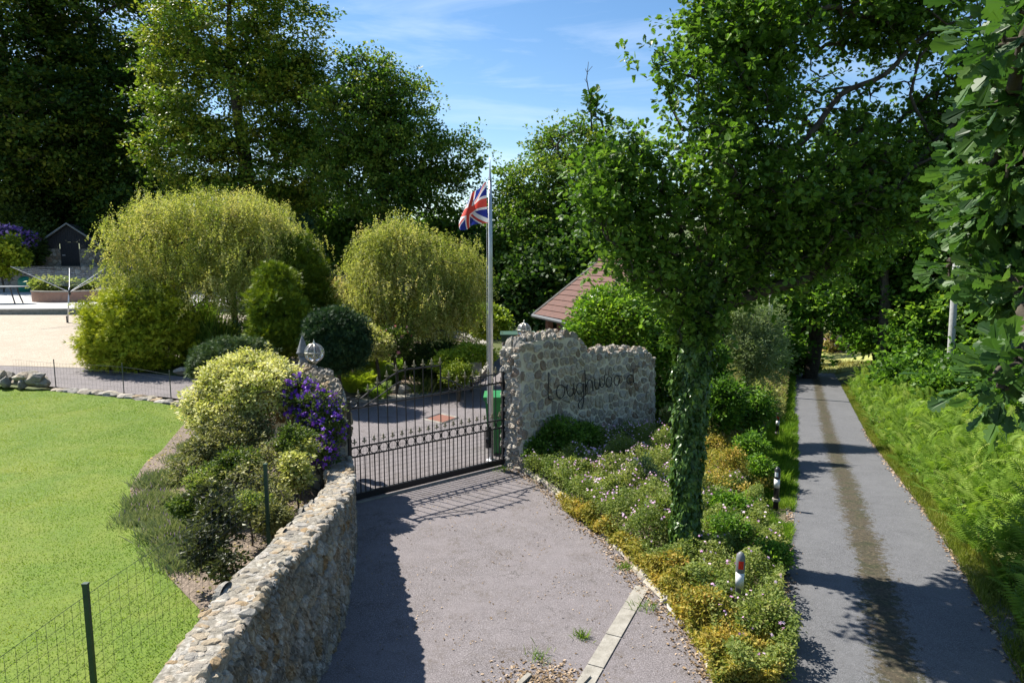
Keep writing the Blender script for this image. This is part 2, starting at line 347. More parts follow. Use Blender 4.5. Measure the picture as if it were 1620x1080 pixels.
def sheet(name, poly, off, mat, step=.4, wob=0):
    b = dens(poly, step * .8)
    if wob: b = [(x + wob * math.sin(7 * x + 5 * y + 3 * math.sin(9 * y)), y + wob * math.cos(8 * x - 6 * y + 2 * math.sin(11 * x))) for x, y in b]
    A = np.array(b); lo, hi = A.min(0), A.max(0)
    gx, gy = np.meshgrid(np.arange(lo[0] + step / 2, hi[0], step), np.arange(lo[1] + step / 2, hi[1], step))
    P = np.c_[gx.ravel(), gy.ravel()]; P = P[inside(P, b)]
    vs = [Vector(q) for q in b] + [Vector(q) for q in P]; n = len(b)
    r = delaunay_2d_cdt(vs, [(i, (i + 1) % n) for i in range(n)], [], 1, 1e-5)
    V = np.array([tuple(q) for q in r[0]]); Z = zt(V[:, 0], V[:, 1]) + off
    me = bpy.data.meshes.new(name); me.from_pydata([(x, y, z) for (x, y), z in zip(V, Z)], [], r[2]); me.materials.append(mat)
    for p in me.polygons: p.use_smooth = True
    me.update(); o = link(bpy.data.objects.new(name, me))
    if me.polygons and sum(p.normal.z for p in me.polygons) < 0: me.flip_normals()
    return tag(o, kind='structure')
def scatter(poly, n):
    A = np.array([q[:2] for q in poly]); lo, hi = A.min(0), A.max(0); o = []
    c = 0
    while c < n:
        P = lo + rng.random((n * 2, 2)) * (hi - lo); P = P[inside(P, [tuple(q) for q in A])]; o.append(P); c += len(P)
    return np.concatenate(o)[:n]
def wave(x, y, f=1.0, s=0):
    x = x * f + s; y = y * f - s
    return .5 + .17 * (np.sin(2.1 * x + 1.3 * y) + np.sin(-1.7 * x + 2.9 * y + 1) + np.sin(4.3 * x - 3.1 * y + 2)) * .9 + .08 * np.sin(8.7 * x + 7.9 * y)
# ------------------------------------------------------------------ leaves
def norm(a): return a / (np.linalg.norm(a, axis=-1, keepdims=True) + 1e-9)
def T_(v, f): return np.array(v, float), [tuple(q) for q in f]
TL = {}
TL['leaf'] = T_([(0, 0, 0), (-.27, .45, .07), (0, 1, -.04), (.27, .45, .07)], [(0, 3, 2), (0, 2, 1)])
TL['quad'] = T_([(0, 0, 0), (-.36, .5, .05), (0, 1, 0), (.36, .5, -.05)], [(0, 3, 2, 1)])
TL['broad'] = T_([(0, 0, 0), (-.3, .2, .05), (-.36, .55, .06), (0, 1, -.08), (.36, .55, .06), (.3, .2, .05)], [(0, 5, 4, 3), (0, 3, 2, 1)])
TL['ivy'] = T_([(0, 0, 0), (-.5, .1, .05), (-.3, .45, .03), (0, 1, -.1), (.3, .45, .03), (.5, .1, .05)], [(0, 5, 4, 3), (0, 3, 2, 1)])
TL['narrow'] = T_([(0, 0, 0), (-.1, .4, .02), (0, 1, -.1), (.1, .4, .02)], [(0, 3, 2, 1)])
TL['tuft'] = T_([(-.12, 0, 0), (.12, 0, 0), (.32, .8, .1), (.05, .45, 0), (0, 1, .2), (-.05, .45, 0), (-.30, .85, -.1)], [(0, 1, 2, 3, 4, 5, 6)])
TL['blade'] = T_([(-.03, 0, 0), (.03, 0, 0), (.015, .6, .04), (0, 1, .15), (-.015, .6, .04)], [(0, 1, 2, 3, 4)])
ol = [(.03, .10), (.13, .15), (.15, .24), (.10, .29), (.22, .34), (.28, .42), (.25, .48), (.17, .52), (.30, .56), (.37, .64), (.33, .71), (.2, .74), (.27, .80), (.25, .88), (.13, .93)]
TL['oak'] = T_([(0, 0, 0), (0, .5, -.03), (0, 1, .02)] + [(x, y, .16 * x) for x, y in ol] + [(-x, y, .16 * x) for x, y in ol],
               [tuple([0] + list(range(3, 18)) + [2, 1]), tuple([0, 1, 2] + list(range(32, 17, -1)))])
TL['oak_s'] = T_([(0, 0, 0), (.16, .25, .04), (.12, .4, .02), (.33, .6, .07), (.14, .72, .02), (0, 1, 0), (-.14, .72, .02), (-.33, .6, .07), (-.12, .4, .02), (-.16, .25, .04)], [(0, 1, 2, 3, 4, 5), (0, 5, 6, 7, 8, 9)])
sp_v, sp_f = [], []
for ang in (-.55, 0, .55):
    n_ = len(sp_v); s_, c_ = math.sin(ang), math.cos(ang)
    for (x, y) in ((-.07, .0), (.07, 0), (.05, .6), (0, 1 if ang == 0 else .85), (-.05, .6)): sp_v.append((x * c_ + y * s_, -x * s_ + y * c_, .1 * abs(ang)))
    sp_f.append(tuple(range(n_, n_ + 5)))
TL['spray'] = T_(sp_v, sp_f)
fv, ff = [], []
for i in range(15):                                 # fern frond: paired tapering pinnae on an arching rachis
    t_ = .12 + .86 * i / 14; z_ = .30 * math.sin(math.pi * min(t_, 1) * .62) - .12 * t_ * t_; L_ = .30 * math.sin(math.pi * (1 - t_) ** .75 * .97 + .05) ** .8 + .02
    for sg in (-1, 1):
        n_ = len(fv); fv += [(0, t_, z_), (sg * L_ * .45, t_ + .045, z_ - .01), (sg * L_, t_ + .05, z_ - .06), (sg * L_ * .45, t_ - .012, z_ - .01)]; ff.append((n_, n_ + 1, n_ + 2, n_ + 3) if sg < 0 else (n_, n_ + 3, n_ + 2, n_ + 1))
TL['frond'] = T_(fv, ff)
TL['flower'] = T_([(0, 0, .05), (.5, 0, 0), (.2, .2, .02), (.15, .48, 0), (-.1, .22, .02), (-.4, .3, 0), (-.25, 0, .02), (-.4, -.3, 0), (-.1, -.22, .02), (.15, -.48, 0), (.2, -.2, .02)], [(0, 1, 2, 3, 4, 5), (0, 5, 6, 7, 8, 9, 10, 1)])
TL['chip'] = T_([(-.5, -.3, 0), (.5, -.25, .1), (.45, .3, 0), (-.4, .35, .15)], [(0, 1, 2, 3)])
def leaves(name, P, U, Nn, S, tmpl, mat, parent=None, tone=None):
    tv, tf = TL[tmpl]; n = len(P); k = len(tv)
    U = norm(U); X = norm(np.cross(U, Nn)); Z = np.cross(X, U)
    S = np.broadcast_to(np.asarray(S, float), (n,))
    V = P[:, None, :] + S[:, None, None] * (tv[None, :, 0:1] * X[:, None, :] + tv[None, :, 1:2] * U[:, None, :] + tv[None, :, 2:3] * Z[:, None, :])
    lp = np.array([i for f in tf for i in f]); ln = np.array([len(f) for f in tf])
    loops = (lp[None, :] + (np.arange(n) * k)[:, None]).ravel()
    st = np.concatenate([[0], np.cumsum(np.tile(ln, n))[:-1]])
    if tone is None: tone = rng.random(n)
    return mesh_np(name, V.reshape(-1, 3), loops, st, mat, parent, np.repeat(np.clip(tone, 0, 1), k))
def rdir(n): return norm(rng.normal(size=(n, 3)))
def L(px, py, D, rx, ry=None, rd=None):            # crown lobe: centre seen at (px, py), D away, radii in photo pixels at that distance
    ry = ry or rx; rd = rd or rx; c = at(px, py, D); k = D / 1080
    return (c, np.array([rx * k, rd * k, ry * k]))
def lobe_points(lobes, n, inner=.35, zmin=None):
    vol = np.array([np.prod(r) ** (2 / 3) for _, r in lobes]); ix = rng.choice(len(lobes), n, p=vol / vol.sum())
    d = rdir(n); r = inner + (1 - inner) * rng.random(n) ** .6 + (rng.random(n) < .10) * rng.random(n) * .16
    C = np.array([lobes[i][0] for i in ix]); Rr = np.array([lobes[i][1] for i in ix])
    P = C + d * Rr * r[:, None]
    if zmin is not None: k = P[:, 2] > zmin; P, d = P[k], d[k]
    return P, d
def skeleton(trunk, pts, r_tip=.008, wander=.12, cost=.3, expo=2.3):
    nodes_ = [np.array(p, float) for p in trunk]; par = [-1] + list(range(len(trunk) - 1))
    plen = [0.0]
    for i in range(1, len(trunk)): plen.append(plen[-1] + np.linalg.norm(nodes_[i] - nodes_[i - 1]) * .3)
    P = np.zeros((len(trunk) + 2 * len(pts), 3)); PL = np.zeros(len(P)); P[:len(trunk)] = nodes_; PL[:len(trunk)] = plen
    n = len(trunk); order = np.argsort(np.min(np.linalg.norm(pts[:, None] - np.array(trunk)[None], axis=2), axis=1)); start = max(0, len(trunk) - max(2, int(len(trunk) * .65)))
    tips = []
    for i in order:
        p = pts[i]; dd = np.linalg.norm(P[start:n] - p, axis=1); c = dd + cost * PL[start:n] + .6 * np.maximum(0, P[start:n, 2] - p[2] - dd * .3)
        j = start + int(np.argmin(c)); d = np.linalg.norm(P[j] - p)
        mid = P[j] * .5 + p * .5 + rng.normal(size=3) * wander * d * .5; mid[2] += d * .06
        P[n] = mid; PL[n] = PL[j] + d * .5; par.append(j); P[n + 1] = p; PL[n + 1] = PL[j] + d; par.append(n); tips.append(n + 1); n += 2
    P = P[:n]; par = np.array(par); r = np.zeros(n)
    r[tips] = r_tip ** expo
    for i in range(n - 1, 0, -1):
        if r[i] == 0: r[i] = r_tip ** expo
        r[par[i]] += r[i]
    return P, par, r ** (1 / expo), tips
def branches(name, P, par, r, mat, parent, rmin=.006, trunk_r=None, ntr=0, sides=6):
    if trunk_r is not None:
        s = trunk_r / max(r[0], 1e-6); r = r * (1 + (s - 1) * np.clip(r / r[0], 0, 1) ** .5)
        if ntr: r[ntr:] = np.minimum(r[ntr:], trunk_r * .38)
    i = np.arange(1, len(P)); i = i[(r[i] > rmin)]
    A = P[par[i]]; B = P[i]; ra = np.minimum(r[par[i]], r[i] * 1.6); rb = r[i]
    if ntr: k = i < ntr; ra[k] = r[par[i]][k]
    d = norm(B - A); u = norm(np.cross(d, np.where(np.abs(d[:, 2:3]) < .9, np.array([[0, 0, 1.]]), np.array([[1., 0, 0]])))); v = np.cross(d, u)
    B = B + d * rb[:, None] * .3
    an = np.arange(sides) * 2 * math.pi / sides
    ring = lambda C, rr: C[:, None] + rr[:, None, None] * (np.cos(an)[None, :, None] * u[:, None] + np.sin(an)[None, :, None] * v[:, None])
    V = np.concatenate([ring(A, ra), ring(B, rb)], axis=1); n = len(i)
    f = np.array([(k, (k + 1) % sides, sides + (k + 1) % sides, sides + k) for k in range(sides)]).ravel()
    loops = (f[None] + (np.arange(n) * 2 * sides)[:, None]).ravel()
    return mesh_np(name, V.reshape(-1, 3), loops, np.arange(n * sides) * 4, mat, parent, np.full(n * 2 * sides, .5), True)
def tree(name, label, cat, base, lobes, mat, nclu=300, per=60, cr=.5, leaf=.18, tmpl='quad', trunk_r=.25, top=None, group=None,
         flat=.6, droop=0.0, inner=.35, tone0=.15, tone1=.75, trunk=None, rmin=.012, zmin=None, up=.6, rj=.5, crown_name='crown', tip_tone=0, extra=None):
    base = np.array(base, float); t = thing(name, base, label, cat, group)
    pts, d = lobe_points(lobes, nclu, inner, zmin if zmin is not None else base[2] + .05)
    C = np.mean([c for c, _ in lobes], axis=0)
    if trunk is None:
        top = np.array(top, float) if top is not None else C
        trunk = [base + (top - base) * q + np.array([math.sin(5 * q) * .03, math.cos(4 * q) * .03 - .03, 0]) * np.linalg.norm(top - base) for q in np.linspace(0, 1, 7)]
    P, par, r, tips = skeleton(trunk, pts)
    branches('trunk', P, par, r, M['bark'], t, rmin, trunk_r, len(trunk))
    k = len(pts); ct = tone0 + (tone1 - tone0) * rng.random(k); outw = d
    fl3 = np.array([1, 1, flat])
    if droop > 0:                                     # hanging strands
        sub, m_ = max(1, per // 22), 22; ns = k * sub; s0 = rng.normal(size=(ns, 3)) * cr * .6 * fl3; dr_ = norm(rng.normal(size=(ns, 3)) * [.35, .35, .1] + [0, 0, -1]); ln = cr * (1.0 + 1.6 * rng.random(ns)) * droop
        q_ = rng.random((ns, m_)); off = (s0[:, None] + dr_[:, None] * (ln[:, None] * q_)[..., None] + rng.normal(size=(ns, m_, 3)) * leaf * .35 + np.array([0, 0, cr * .8])).reshape(-1, 3)
        ix = np.repeat(np.arange(k), sub * m_); ct2 = np.repeat(rng.normal(size=ns) * .12, m_)
    else:                                             # small rosettes at twig ends
        m_ = 9; sub = max(1, per // m_); ns = k * sub; s0 = rng.normal(size=(ns, 3)) * cr * .58 * fl3
        off = (s0[:, None] + rng.normal(size=(ns, m_, 3)) * leaf * .5 * np.array([1, 1, .6])).reshape(-1, 3); ix = np.repeat(np.arange(k), sub * m_); ct2 = np.repeat(rng.normal(size=ns) * .1, m_)
    n = len(ix); loc_ = off - np.repeat(s0, m_, 0)
    Q = pts[ix] + off
    U = norm(loc_) * .9 + outw[ix] * .3 + rdir(n) * rj * .6 + np.array([0, 0, -droop * .8]) if droop <= 0 else rdir(n) * .9 + outw[ix] * .2 + np.array([0, 0, -.7])
    Nn = np.array([0, 0, up]) + outw[ix] * .25 + rdir(n) * .75
    if zmin is None: kk = Q[:, 2] > base[2] - .1; Q, U, Nn, ix, off, ct2 = Q[kk], U[kk], Nn[kk], ix[kk], off[kk], ct2[kk]; n = len(ix)
    tone = ct[ix] + ct2 + rng.normal(size=n) * .11 + tip_tone * (np.linalg.norm(off[:n], axis=1) / cr - .5)
    leaves(crown_name, Q, U, Nn, leaf * (.65 + .6 * rng.random(n)), tmpl, mat, t, tone)
    if extra: extra(t, pts, d)
    return t
# ------------------------------------------------------------------ masonry
def clip(poly, nx, ny, c):
    o = []
    for i in range(len(poly)):
        a, b = poly[i], poly[(i + 1) % len(poly)]; da = a[0] * nx + a[1] * ny - c; db = b[0] * nx + b[1] * ny - c
        if da <= 0: o.append(a)
        if (da < 0) != (db < 0) and abs(da - db) > 1e-9: t = da / (da - db); o.append((a[0] + (b[0] - a[0]) * t, a[1] + (b[1] - a[1]) * t))
    return o
def stones(mb, W, H, fn, size=.2, gap=.02, depth=.04, aspect=1.0, rnd=.38, rough=.012, tall=None):
    # Voronoi rubble over 0..W x 0..H(u); fn(u, v, w) maps to the world, w out of the face
    Hf = H if callable(H) else (lambda u: H)
    su, sv = size * aspect, size / aspect; seeds = []
    nu = max(1, round(W / su)); hm = max(Hf(q) for q in np.linspace(0, W, 30)); nv = max(1, math.ceil(hm / sv))
    for i in range(-1, nu + 1):
        for j in range(-1, nv + 1):
            seeds.append(((i + .5 + (j % 2) * .5 - .25 + random.uniform(-rnd, rnd)) * W / nu, (j + .5 + random.uniform(-rnd, rnd)) * sv))
    for k in range(len(seeds)):                     # merge a few for larger stones
        if random.random() < .16: seeds[k] = None
    seeds = [q for q in seeds if q]
    S = np.array(seeds)
    for a in seeds:
        if not (-.02 < a[0] < W + .02) or a[1] < -.02 or a[1] > Hf(min(max(a[0], 0), W)) - .02: continue
        R_ = 2.5 * max(su, sv); poly = [(max(a[0] - R_, -.01), max(0, a[1] - R_)), (min(a[0] + R_, W + .01), max(0, a[1] - R_)), (min(a[0] + R_, W + .01), a[1] + R_), (max(a[0] - R_, -.01), a[1] + R_)]
        poly = clip(poly, 0, 1, Hf(min(max(a[0], 0), W)) + random.uniform(-.02, .03))
        for b in S[np.abs(S - np.array(a)).max(1) < R_]:
            nx, ny = b[0] - a[0], b[1] - a[1]; l = math.hypot(nx, ny)
            if l < 1e-6: continue
            poly = clip(poly, nx / l, ny / l, (nx * (a[0] + b[0]) + ny * (a[1] + b[1])) / 2 / l - gap / 2)
            if len(poly) < 3: break
        if len(poly) < 3: continue
        for _ in range(2): poly = [q for i in range(len(poly)) for q in ((poly[i][0] * .75 + poly[(i + 1) % len(poly)][0] * .25, poly[i][1] * .75 + poly[(i + 1) % len(poly)][1] * .25), (poly[i][0] * .25 + poly[(i + 1) % len(poly)][0] * .75, poly[i][1] * .25 + poly[(i + 1) % len(poly)][1] * .75))]
        cx = sum(q[0] for q in poly) / len(poly); cy = sum(q[1] for q in poly) / len(poly); n = len(poly)
        h = depth * random.uniform(.5, 1.35); tx, ty = random.uniform(-.25, .25), random.uniform(-.25, .25); vs = []
        ph = random.uniform(0, 6)
        for sc, hh in ((1, -.02), (.96, h * .55), (.8, h * .95), (.45, h * 1.1)):
            for i, q in enumerate(poly):
                x = cx + (q[0] - cx) * sc; y = cy + (q[1] - cy) * sc
                j = rough * math.sin(ph + i * 2.3 + sc * 9) if hh > 0 else 0
                vs.append(fn(x + j * .5, y - j * .5, hh + (tx * (x - cx) + ty * (y - cy) + j if hh > 0 else 0)))
        vs.append(fn(cx, cy, h * 1.1 + random.uniform(-.3, .3) * h))
        fs = [(r * n + i, r * n + (i + 1) % n, (r + 1) * n + (i + 1) % n, (r + 1) * n + i) for r in range(3) for i in range(n)] + [(3 * n + i, 3 * n + (i + 1) % n, 4 * n) for i in range(n)]
        mb.add(vs, fs, random.random())
_t = (1 + 5 ** .5) / 2
_iv = norm(np.array([(-1, _t, 0), (1, _t, 0), (-1, -_t, 0), (1, -_t, 0), (0, -1, _t), (0, 1, _t), (0, -1, -_t), (0, 1, -_t), (_t, 0, -1), (_t, 0, 1), (-_t, 0, -1), (-_t, 0, 1)], float))
_if = [(0, 11, 5), (0, 5, 1), (0, 1, 7), (0, 7, 10), (0, 10, 11), (1, 5, 9), (5, 11, 4), (11, 10, 2), (10, 7, 6), (7, 1, 8), (3, 9, 4), (3, 4, 2), (3, 2, 6), (3, 6, 8), (3, 8, 9), (4, 9, 5), (2, 4, 11), (6, 2, 10), (8, 6, 7), (9, 8, 1)]
def subdiv(V, F):
    V = [tuple(v) for v in V]; c = {}; o = []
    def mid(a, b):
        k = (min(a, b), max(a, b))
        if k not in c: c[k] = len(V); V.append(tuple(norm(np.array([(np.array(V[a]) + np.array(V[b])) / 2]))[0]))
        return c[k]
    for a, b, d in F: x, y, z = mid(a, b), mid(b, d), mid(d, a); o += [(a, x, z), (b, y, x), (d, z, y), (x, y, z)]
    return np.array(V), o
ICO1 = subdiv(_iv, _if); ICO2 = subdiv(*ICO1)
def rock(mb, c, r, rot=None, tone=None, cuts=7, hi=True):
    V, F = ICO2 if hi else ICO1; V = V.copy()
    for _ in range(cuts):
        d = rdir(1)[0]; o = random.uniform(.55, .85); q = V @ d; V = V - np.outer(np.maximum(0, q - o), d)
    V = V * (1 + .05 * np.sin(V[:, [1, 2, 0]] * 9 + random.uniform(0, 6)))
    V = V * np.array(r)
    a = rot if rot is not None else random.uniform(0, 6.28); ca, sa = math.cos(a), math.sin(a)
    V = np.c_[V[:, 0] * ca - V[:, 1] * sa, V[:, 0] * sa + V[:, 1] * ca, V[:, 2]] + np.array(c)
    mb.add(V, F, random.random() if tone is None else tone)
M['bronze_dark'] = foliage('dark shrub leaf', [(.018, .022, .010), (.035, .045, .018), (.06, .075, .025), (.09, .11, .035)], .2, .4)
M['mauve'] = foliage('mauve petal', [(.12, .06, .35), (.22, .12, .5), (.40, .22, .62), (.55, .35, .7)], .2, .5)
M['sage'] = foliage('sage green leaf', [(.05, .08, .03), (.10, .15, .06), (.17, .23, .11), (.25, .30, .17)], .3, .5)
M['straw_green'] = foliage('yellowing grass', [(.09, .14, .015), (.17, .22, .03), (.27, .29, .06), (.42, .36, .14)], .3, .6)

M['litter'] = foliage('dry litter', [(.05, .035, .02), (.11, .08, .045), (.20, .15, .09), (.34, .28, .2)], 0, .8)
# ================================================================== THE SETTING
ax = np.unique(np.concatenate([np.arange(-44, 40, .55), [-900, -500, -300, -200, -140, -100, -80, -65, -55, -49, 45, 55, 65, 80, 100, 140, 200, 300, 500, 900]]))
ay = np.unique(np.concatenate([np.arange(-6, 66, .55), [-60, -30, -15, 72, 80, 90, 105, 125, 150, 180, 220, 280, 350, 450, 600, 900]]))
gx, gy = np.meshgrid(ax, ay); gz = zt(gx, gy) - .045; nx_, ny_ = len(ax), len(ay)
ii, jj = np.meshgrid(np.arange(nx_ - 1), np.arange(ny_ - 1)); q = (jj * nx_ + ii).ravel()
ground = mesh_np('ground', np.c_[gx.ravel(), gy.ravel(), gz.ravel()], np.c_[q, q + 1, q + nx_ + 1, q + nx_].ravel(), np.arange(len(q)) * 4, M['rough'], smooth=True)
tag(ground, kind='structure')
# drive tarmac, inside and outside the gate
fa = [G(-150, 578), G(0, 579), G(145, 583), G(310, 598)]
drive = [(-2.3, 3), (-2.35, 7), (-2.6, 9), (-3.1, 11.2), (-3.6, 13.2)] + [tuple(G(300, 634)[:2]), tuple(G(0, 604)[:2]), tuple(G(-150, 596)[:2])] + [tuple(p[:2]) for p in fa] + \
        [(-7, 22.5), (-4, 24), (-1.5, 28), (0, 29), (1.2, 24), (.9, 19), (.5, 15), (.1, 13.35)] + [tuple(G(*p)[:2]) for p in ((822, 747), (872, 778), (958, 852), (1005, 906), (1062, 968), (1118, 1060), (1150, 1120))] + [(2.45, 5.5), (2.0, 4), (1.6, 2.5), (-2.2, 2.0)]
sheet('driveway', drive, .012, M['asphalt'], .45)
# lane
ys = np.concatenate([np.arange(1, 36, 1.2), [37, 39, 42]])
el = [(float(xL(y)), float(y)) for y in ys]; er = [(float(xL(y)) + 2.42 + (.25 if y < 9 else 0), float(y)) for y in ys]
sheet('lane', el + er[::-1], .02, M['lane_tar'], .5, .03)
def grit(c0, hw0, off, seed):
    a, b = [], []
    for y in np.arange(1, 33, .5):
        hw = hw0 * (1 + .25 * math.sin(y * 3.1 + seed) + .2 * math.sin(7 * y)) * (1 if y < 24 else max(.1, (33 - y) / 9))
        x = float(xL(y)) + c0; a.append((x - hw, y)); b.append((x + hw, y))
    return sheet('lane_grit_strip', a + b[::-1], off, M['grit'], .3, .02)
lawn_px = [(-420, 612), (-200, 609), (0, 612), (100, 622), (220, 634), (300, 650), (292, 672), (268, 700), (228, 738), (208, 775), (212, 812), (238, 860), (270, 915), (318, 968)]
lawn = [tuple(G(*p)[:2]) for p in lawn_px] + [(-2.3, 5.4), (-2.3, 2.0), (-12, 2.0)]
sheet('lawn', lawn, .03, M['lawn_base'], .4)
bed = [tuple(G(*p)[:2]) for p in [(318, 640), (292, 672), (268, 700), (228, 738), (206, 775), (210, 815), (236, 862), (268, 918), (316, 968)]] + [(-2.45, 5), (-2.2, 7), (-2.5, 9.2), (-3.2, 11.4), (-4.2, 13)]
sheet('flower_bed_soil', bed, .038, M['soil'], .3)
gravel = [tuple(p[:2]) for p in fa[:3]] + [(-9, 23.5), (-10, 31.9), (-60, 31.9), (-60, 21)]
sheet('gravel_yard', gravel, .02, M['gravel'], .6)
island = curve([G(*p)[:2] for p in [(540, 640), (600, 634), (660, 629), (715, 620), (757, 604), (782, 580), (772, 556), (735, 538), (690, 530)]], .4)
isl = [tuple(p) for p in island] + [(-2.4, 33), (-9, 30), (-9, 21), (-6.2, 16.8), (-4.6, 15.2)]
sheet('island_bed_soil', isl, .035, M['soil'], .45)
verge = [tuple(G(*p)[:2]) for p in ((822, 747), (872, 778), (958, 852), (1005, 906), (1062, 968), (1118, 1060))] + [(2.3, 6)] + [(float(xL(y)) - .02, float(y)) for y in np.arange(6.3, 14, .7)] + [(3.4, 15.9), (.3, 13.4)]
sheet('verge_soil', verge, -.01, M['soil'], .35)
far_field = [(12, 42), (30, 42), (34, 80), (8, 80)]
sheet('sunlit_meadow', far_field, .03, speckle('meadow', (.32, .34, .10), (.5, .46, .2), (.24, .28, .07), 20), 2.0)
gd = G(697, 1080)

# kerb stones along the verge of the drive
ed = curve([G(*p) for p in ((812, 742), (835, 752), (872, 778), (915, 815), (958, 852), (1005, 906), (1062, 968), (1100, 1020), (1122, 1065), (1140, 1110))], .05)
t = thing('kerb', ed[0], 'low edging of weathered stones curving along the tarmac drive beside the flowers', 'kerb')
mb = MB(); s = 0
while s < len(ed) - 3:
    k = random.randint(3, 6); p = ed[s] if s < len(ed) else ed[-1]; e = ed[min(s + k, len(ed) - 1)]; d = e - p; l = float(np.linalg.norm(d[:2])); 
    rock(mb, ((p[0] + e[0]) / 2 + .05, (p[1] + e[1]) / 2 + .02, float(zt(p[0], p[1])) + .03), (l * .62 + .02, .07 + random.random() * .03, .06 + random.random() * .03), math.atan2(d[1], d[0])); s += k
mb.build('kerb_stones', M['stone'], t)
# pale concrete channel strip across the drive mouth
a = G(1016, 930); b = G(925, 1085); b2 = a + (b - a) * 1.5; dr = norm((b - a)[None])[0]; sd = np.array([dr[1], -dr[0], 0]) * -.085
t = thing('channel_strip', a, 'narrow strip of pale concrete blocks set flush across the drive mouth', 'drain edging')
mb = MB(); Lg = float(np.linalg.norm(b2 - a)); k = 0; s = 0
while s < Lg:
    l = .62; mb.frame(a + dr * (s + .006) - sd + (0, 0, -.1), dr * (l - .012), 2 * sd, (0, 0, .128 + random.uniform(-.003, .003)), random.random()); s += l
mb.build('concrete_block', M['concrete'], t)
# manhole
t = thing('manhole_cover', G(697, 663), 'square rusty red cover let into the tarmac behind the gate', 'manhole cover')
P4 = [G(*p) for p in ((674, 664), (700, 670), (722, 662), (697, 656.5))]
z = P4[0][2] + .016; mb = MB(); mb.prism([(p[0], p[1]) for p in P4], z - .05, z + .01); mb.build('lid', M['rust'], t)
c_ = np.mean(P4, axis=0); mb = MB()
for i in range(4):
    p, q_ = P4[i].copy(), P4[(i + 1) % 4].copy(); p[2] = q_[2] = z; mb.tube([c_ * 0 + p + (p - c_) * .12 * [1, 1, 0], q_ + (q_ - c_) * .12 * [1, 1, 0]], .035, 4)
mb.build('frame', M['concrete'], t)
# weedy drain by the bottom edge of the frame
t = thing('drain_cover', G(850, 1060), 'weedy concrete drain surround half buried in the drive at the front', 'drain')
c_ = G(862, 1085); mb = MB()
for (dx, dy, wx, wy, rz) in ((-.3, -.08, .05, .55, -.6), (.30, -.08, .05, .5, -.6)): mb.box(c_ + (dx, dy, .02), (wx, wy, .05), rz=rz)
mb.build('surround', M['concrete'], t)
Pd = c_ + np.c_[rng.normal(0, .24, 900), rng.normal(.02, .17, 900), np.full(900, .018)]
leaves('debris', Pd, rdir(900) * [1, 1, .2], np.array([0, 0, 1]) + rdir(900) * .4, .03 * (.4 + rng.random(900)), 'chip', M['litter'], t)

# ================================================================== WALLS
def wall_from(path, thick, name, label, cat, side=1, size=.2, gap=.02, depth=.035, mat='stone', mortar='mortar', aspect=1.0, coping=None, ends=(True, True), rough=.012, topcov=.10, batter=0, smooth_end=None):
    """path: list of (x, y, ztop); front face on the side given (1 = right-hand of travel)."""
    pts = [np.array(p, float) for p in path]; t = thing(name, (pts[0][0], pts[0][1], float(zt(pts[0][0], pts[0][1]))), label, cat)
    xy = np.array([p[:2] for p in pts]); seg = np.linalg.norm(np.diff(xy, axis=0), axis=1); S = np.concatenate([[0], np.cumsum(seg)]); W = S[-1]
    zb = np.array([float(zt(*p)) - .15 for p in xy]); 
    tan = norm(np.gradient(xy, axis=0)); nr = np.c_[tan[:, 1], -tan[:, 0]] * side
    def PX(u): u = min(max(u, 0), W); return np.array([np.interp(u, S, xy[:, 0]), np.interp(u, S, xy[:, 1])])
    def NR(u): u = min(max(u, 0), W); q = np.array([np.interp(u, S, nr[:, 0]), np.interp(u, S, nr[:, 1])]); return q / np.linalg.norm(q)
    ZT = lambda u: float(np.interp(u, S, [p[2] for p in pts])); ZB = lambda u: float(np.interp(u, S, zb)); zb0 = min(zb)
    bt = lambda u, z: batter * (ZT(u) - z)
    core = MB(); k = max(8, int(W / .12)); us = np.linspace(0, W, k + 1); vs = []
    for u in us:
        p = PX(u); n = NR(u); f0 = p + n * bt(u, zb0)
        vs += [(*f0, zb0), (*p, ZT(u) - .02), (*(p - n * thick), ZT(u) - .02), (*(p - n * thick), zb0)]
    fs = []
    for i in range(k):
        for a_ in range(3): fs.append((i * 4 + a_, i * 4 + a_ + 1, i * 4 + 4 + a_ + 1, i * 4 + 4 + a_))
    fs += [(0, 1, 2, 3), (k * 4 + 3, k * 4 + 2, k * 4 + 1, k * 4)]
    core.add(vs, fs); core.build('mortar', M[mortar], t)
    mb = MB()
    def face(u, v, w_): p = PX(u) + NR(u) * (w_ + bt(u, zb0 + v)) ; return (*p, zb0 + v)
    stones(mb, W, lambda u: ZT(u) - zb0, face, size, gap, depth, aspect, rough=rough)
    def back(u, v, w_): p = PX(u) - NR(u) * (thick + w_); return (*p, zb0 + v)
    stones(mb, W, lambda u: ZT(u) - zb0, back, size * 1.3, gap, depth, aspect, rough=rough)
    def topf(u, v, w_): p = PX(u) - NR(u) * v; return (*p, ZT(u) - .02 + w_)
    if topcov: stones(mb, W, thick, topf, size * .9, gap * .6, topcov, 1.1, rough=rough * 1.8)
    for e, on in ((0, ends[0]), (W, ends[1])):
        if not on: continue
        n = NR(e); tg = np.array([-n[1], n[0]]) * side * (1 if e == W else -1)
        def endf(u, v, w_): p = PX(e) - n * (u - bt(e, zb0 + v) * (1 - u / thick)) + tg * w_; return (*p, zb0 + v)
        stones(mb, thick, ZT(e) - zb0, endf, size * .95, gap, depth * 1.4, 1.15, rough=rough * 1.5)
    if coping: coping(mb, W, PX, NR, ZT)
    mb.build('stones', M[mat], t)
    return t, PX, NR, ZT, W
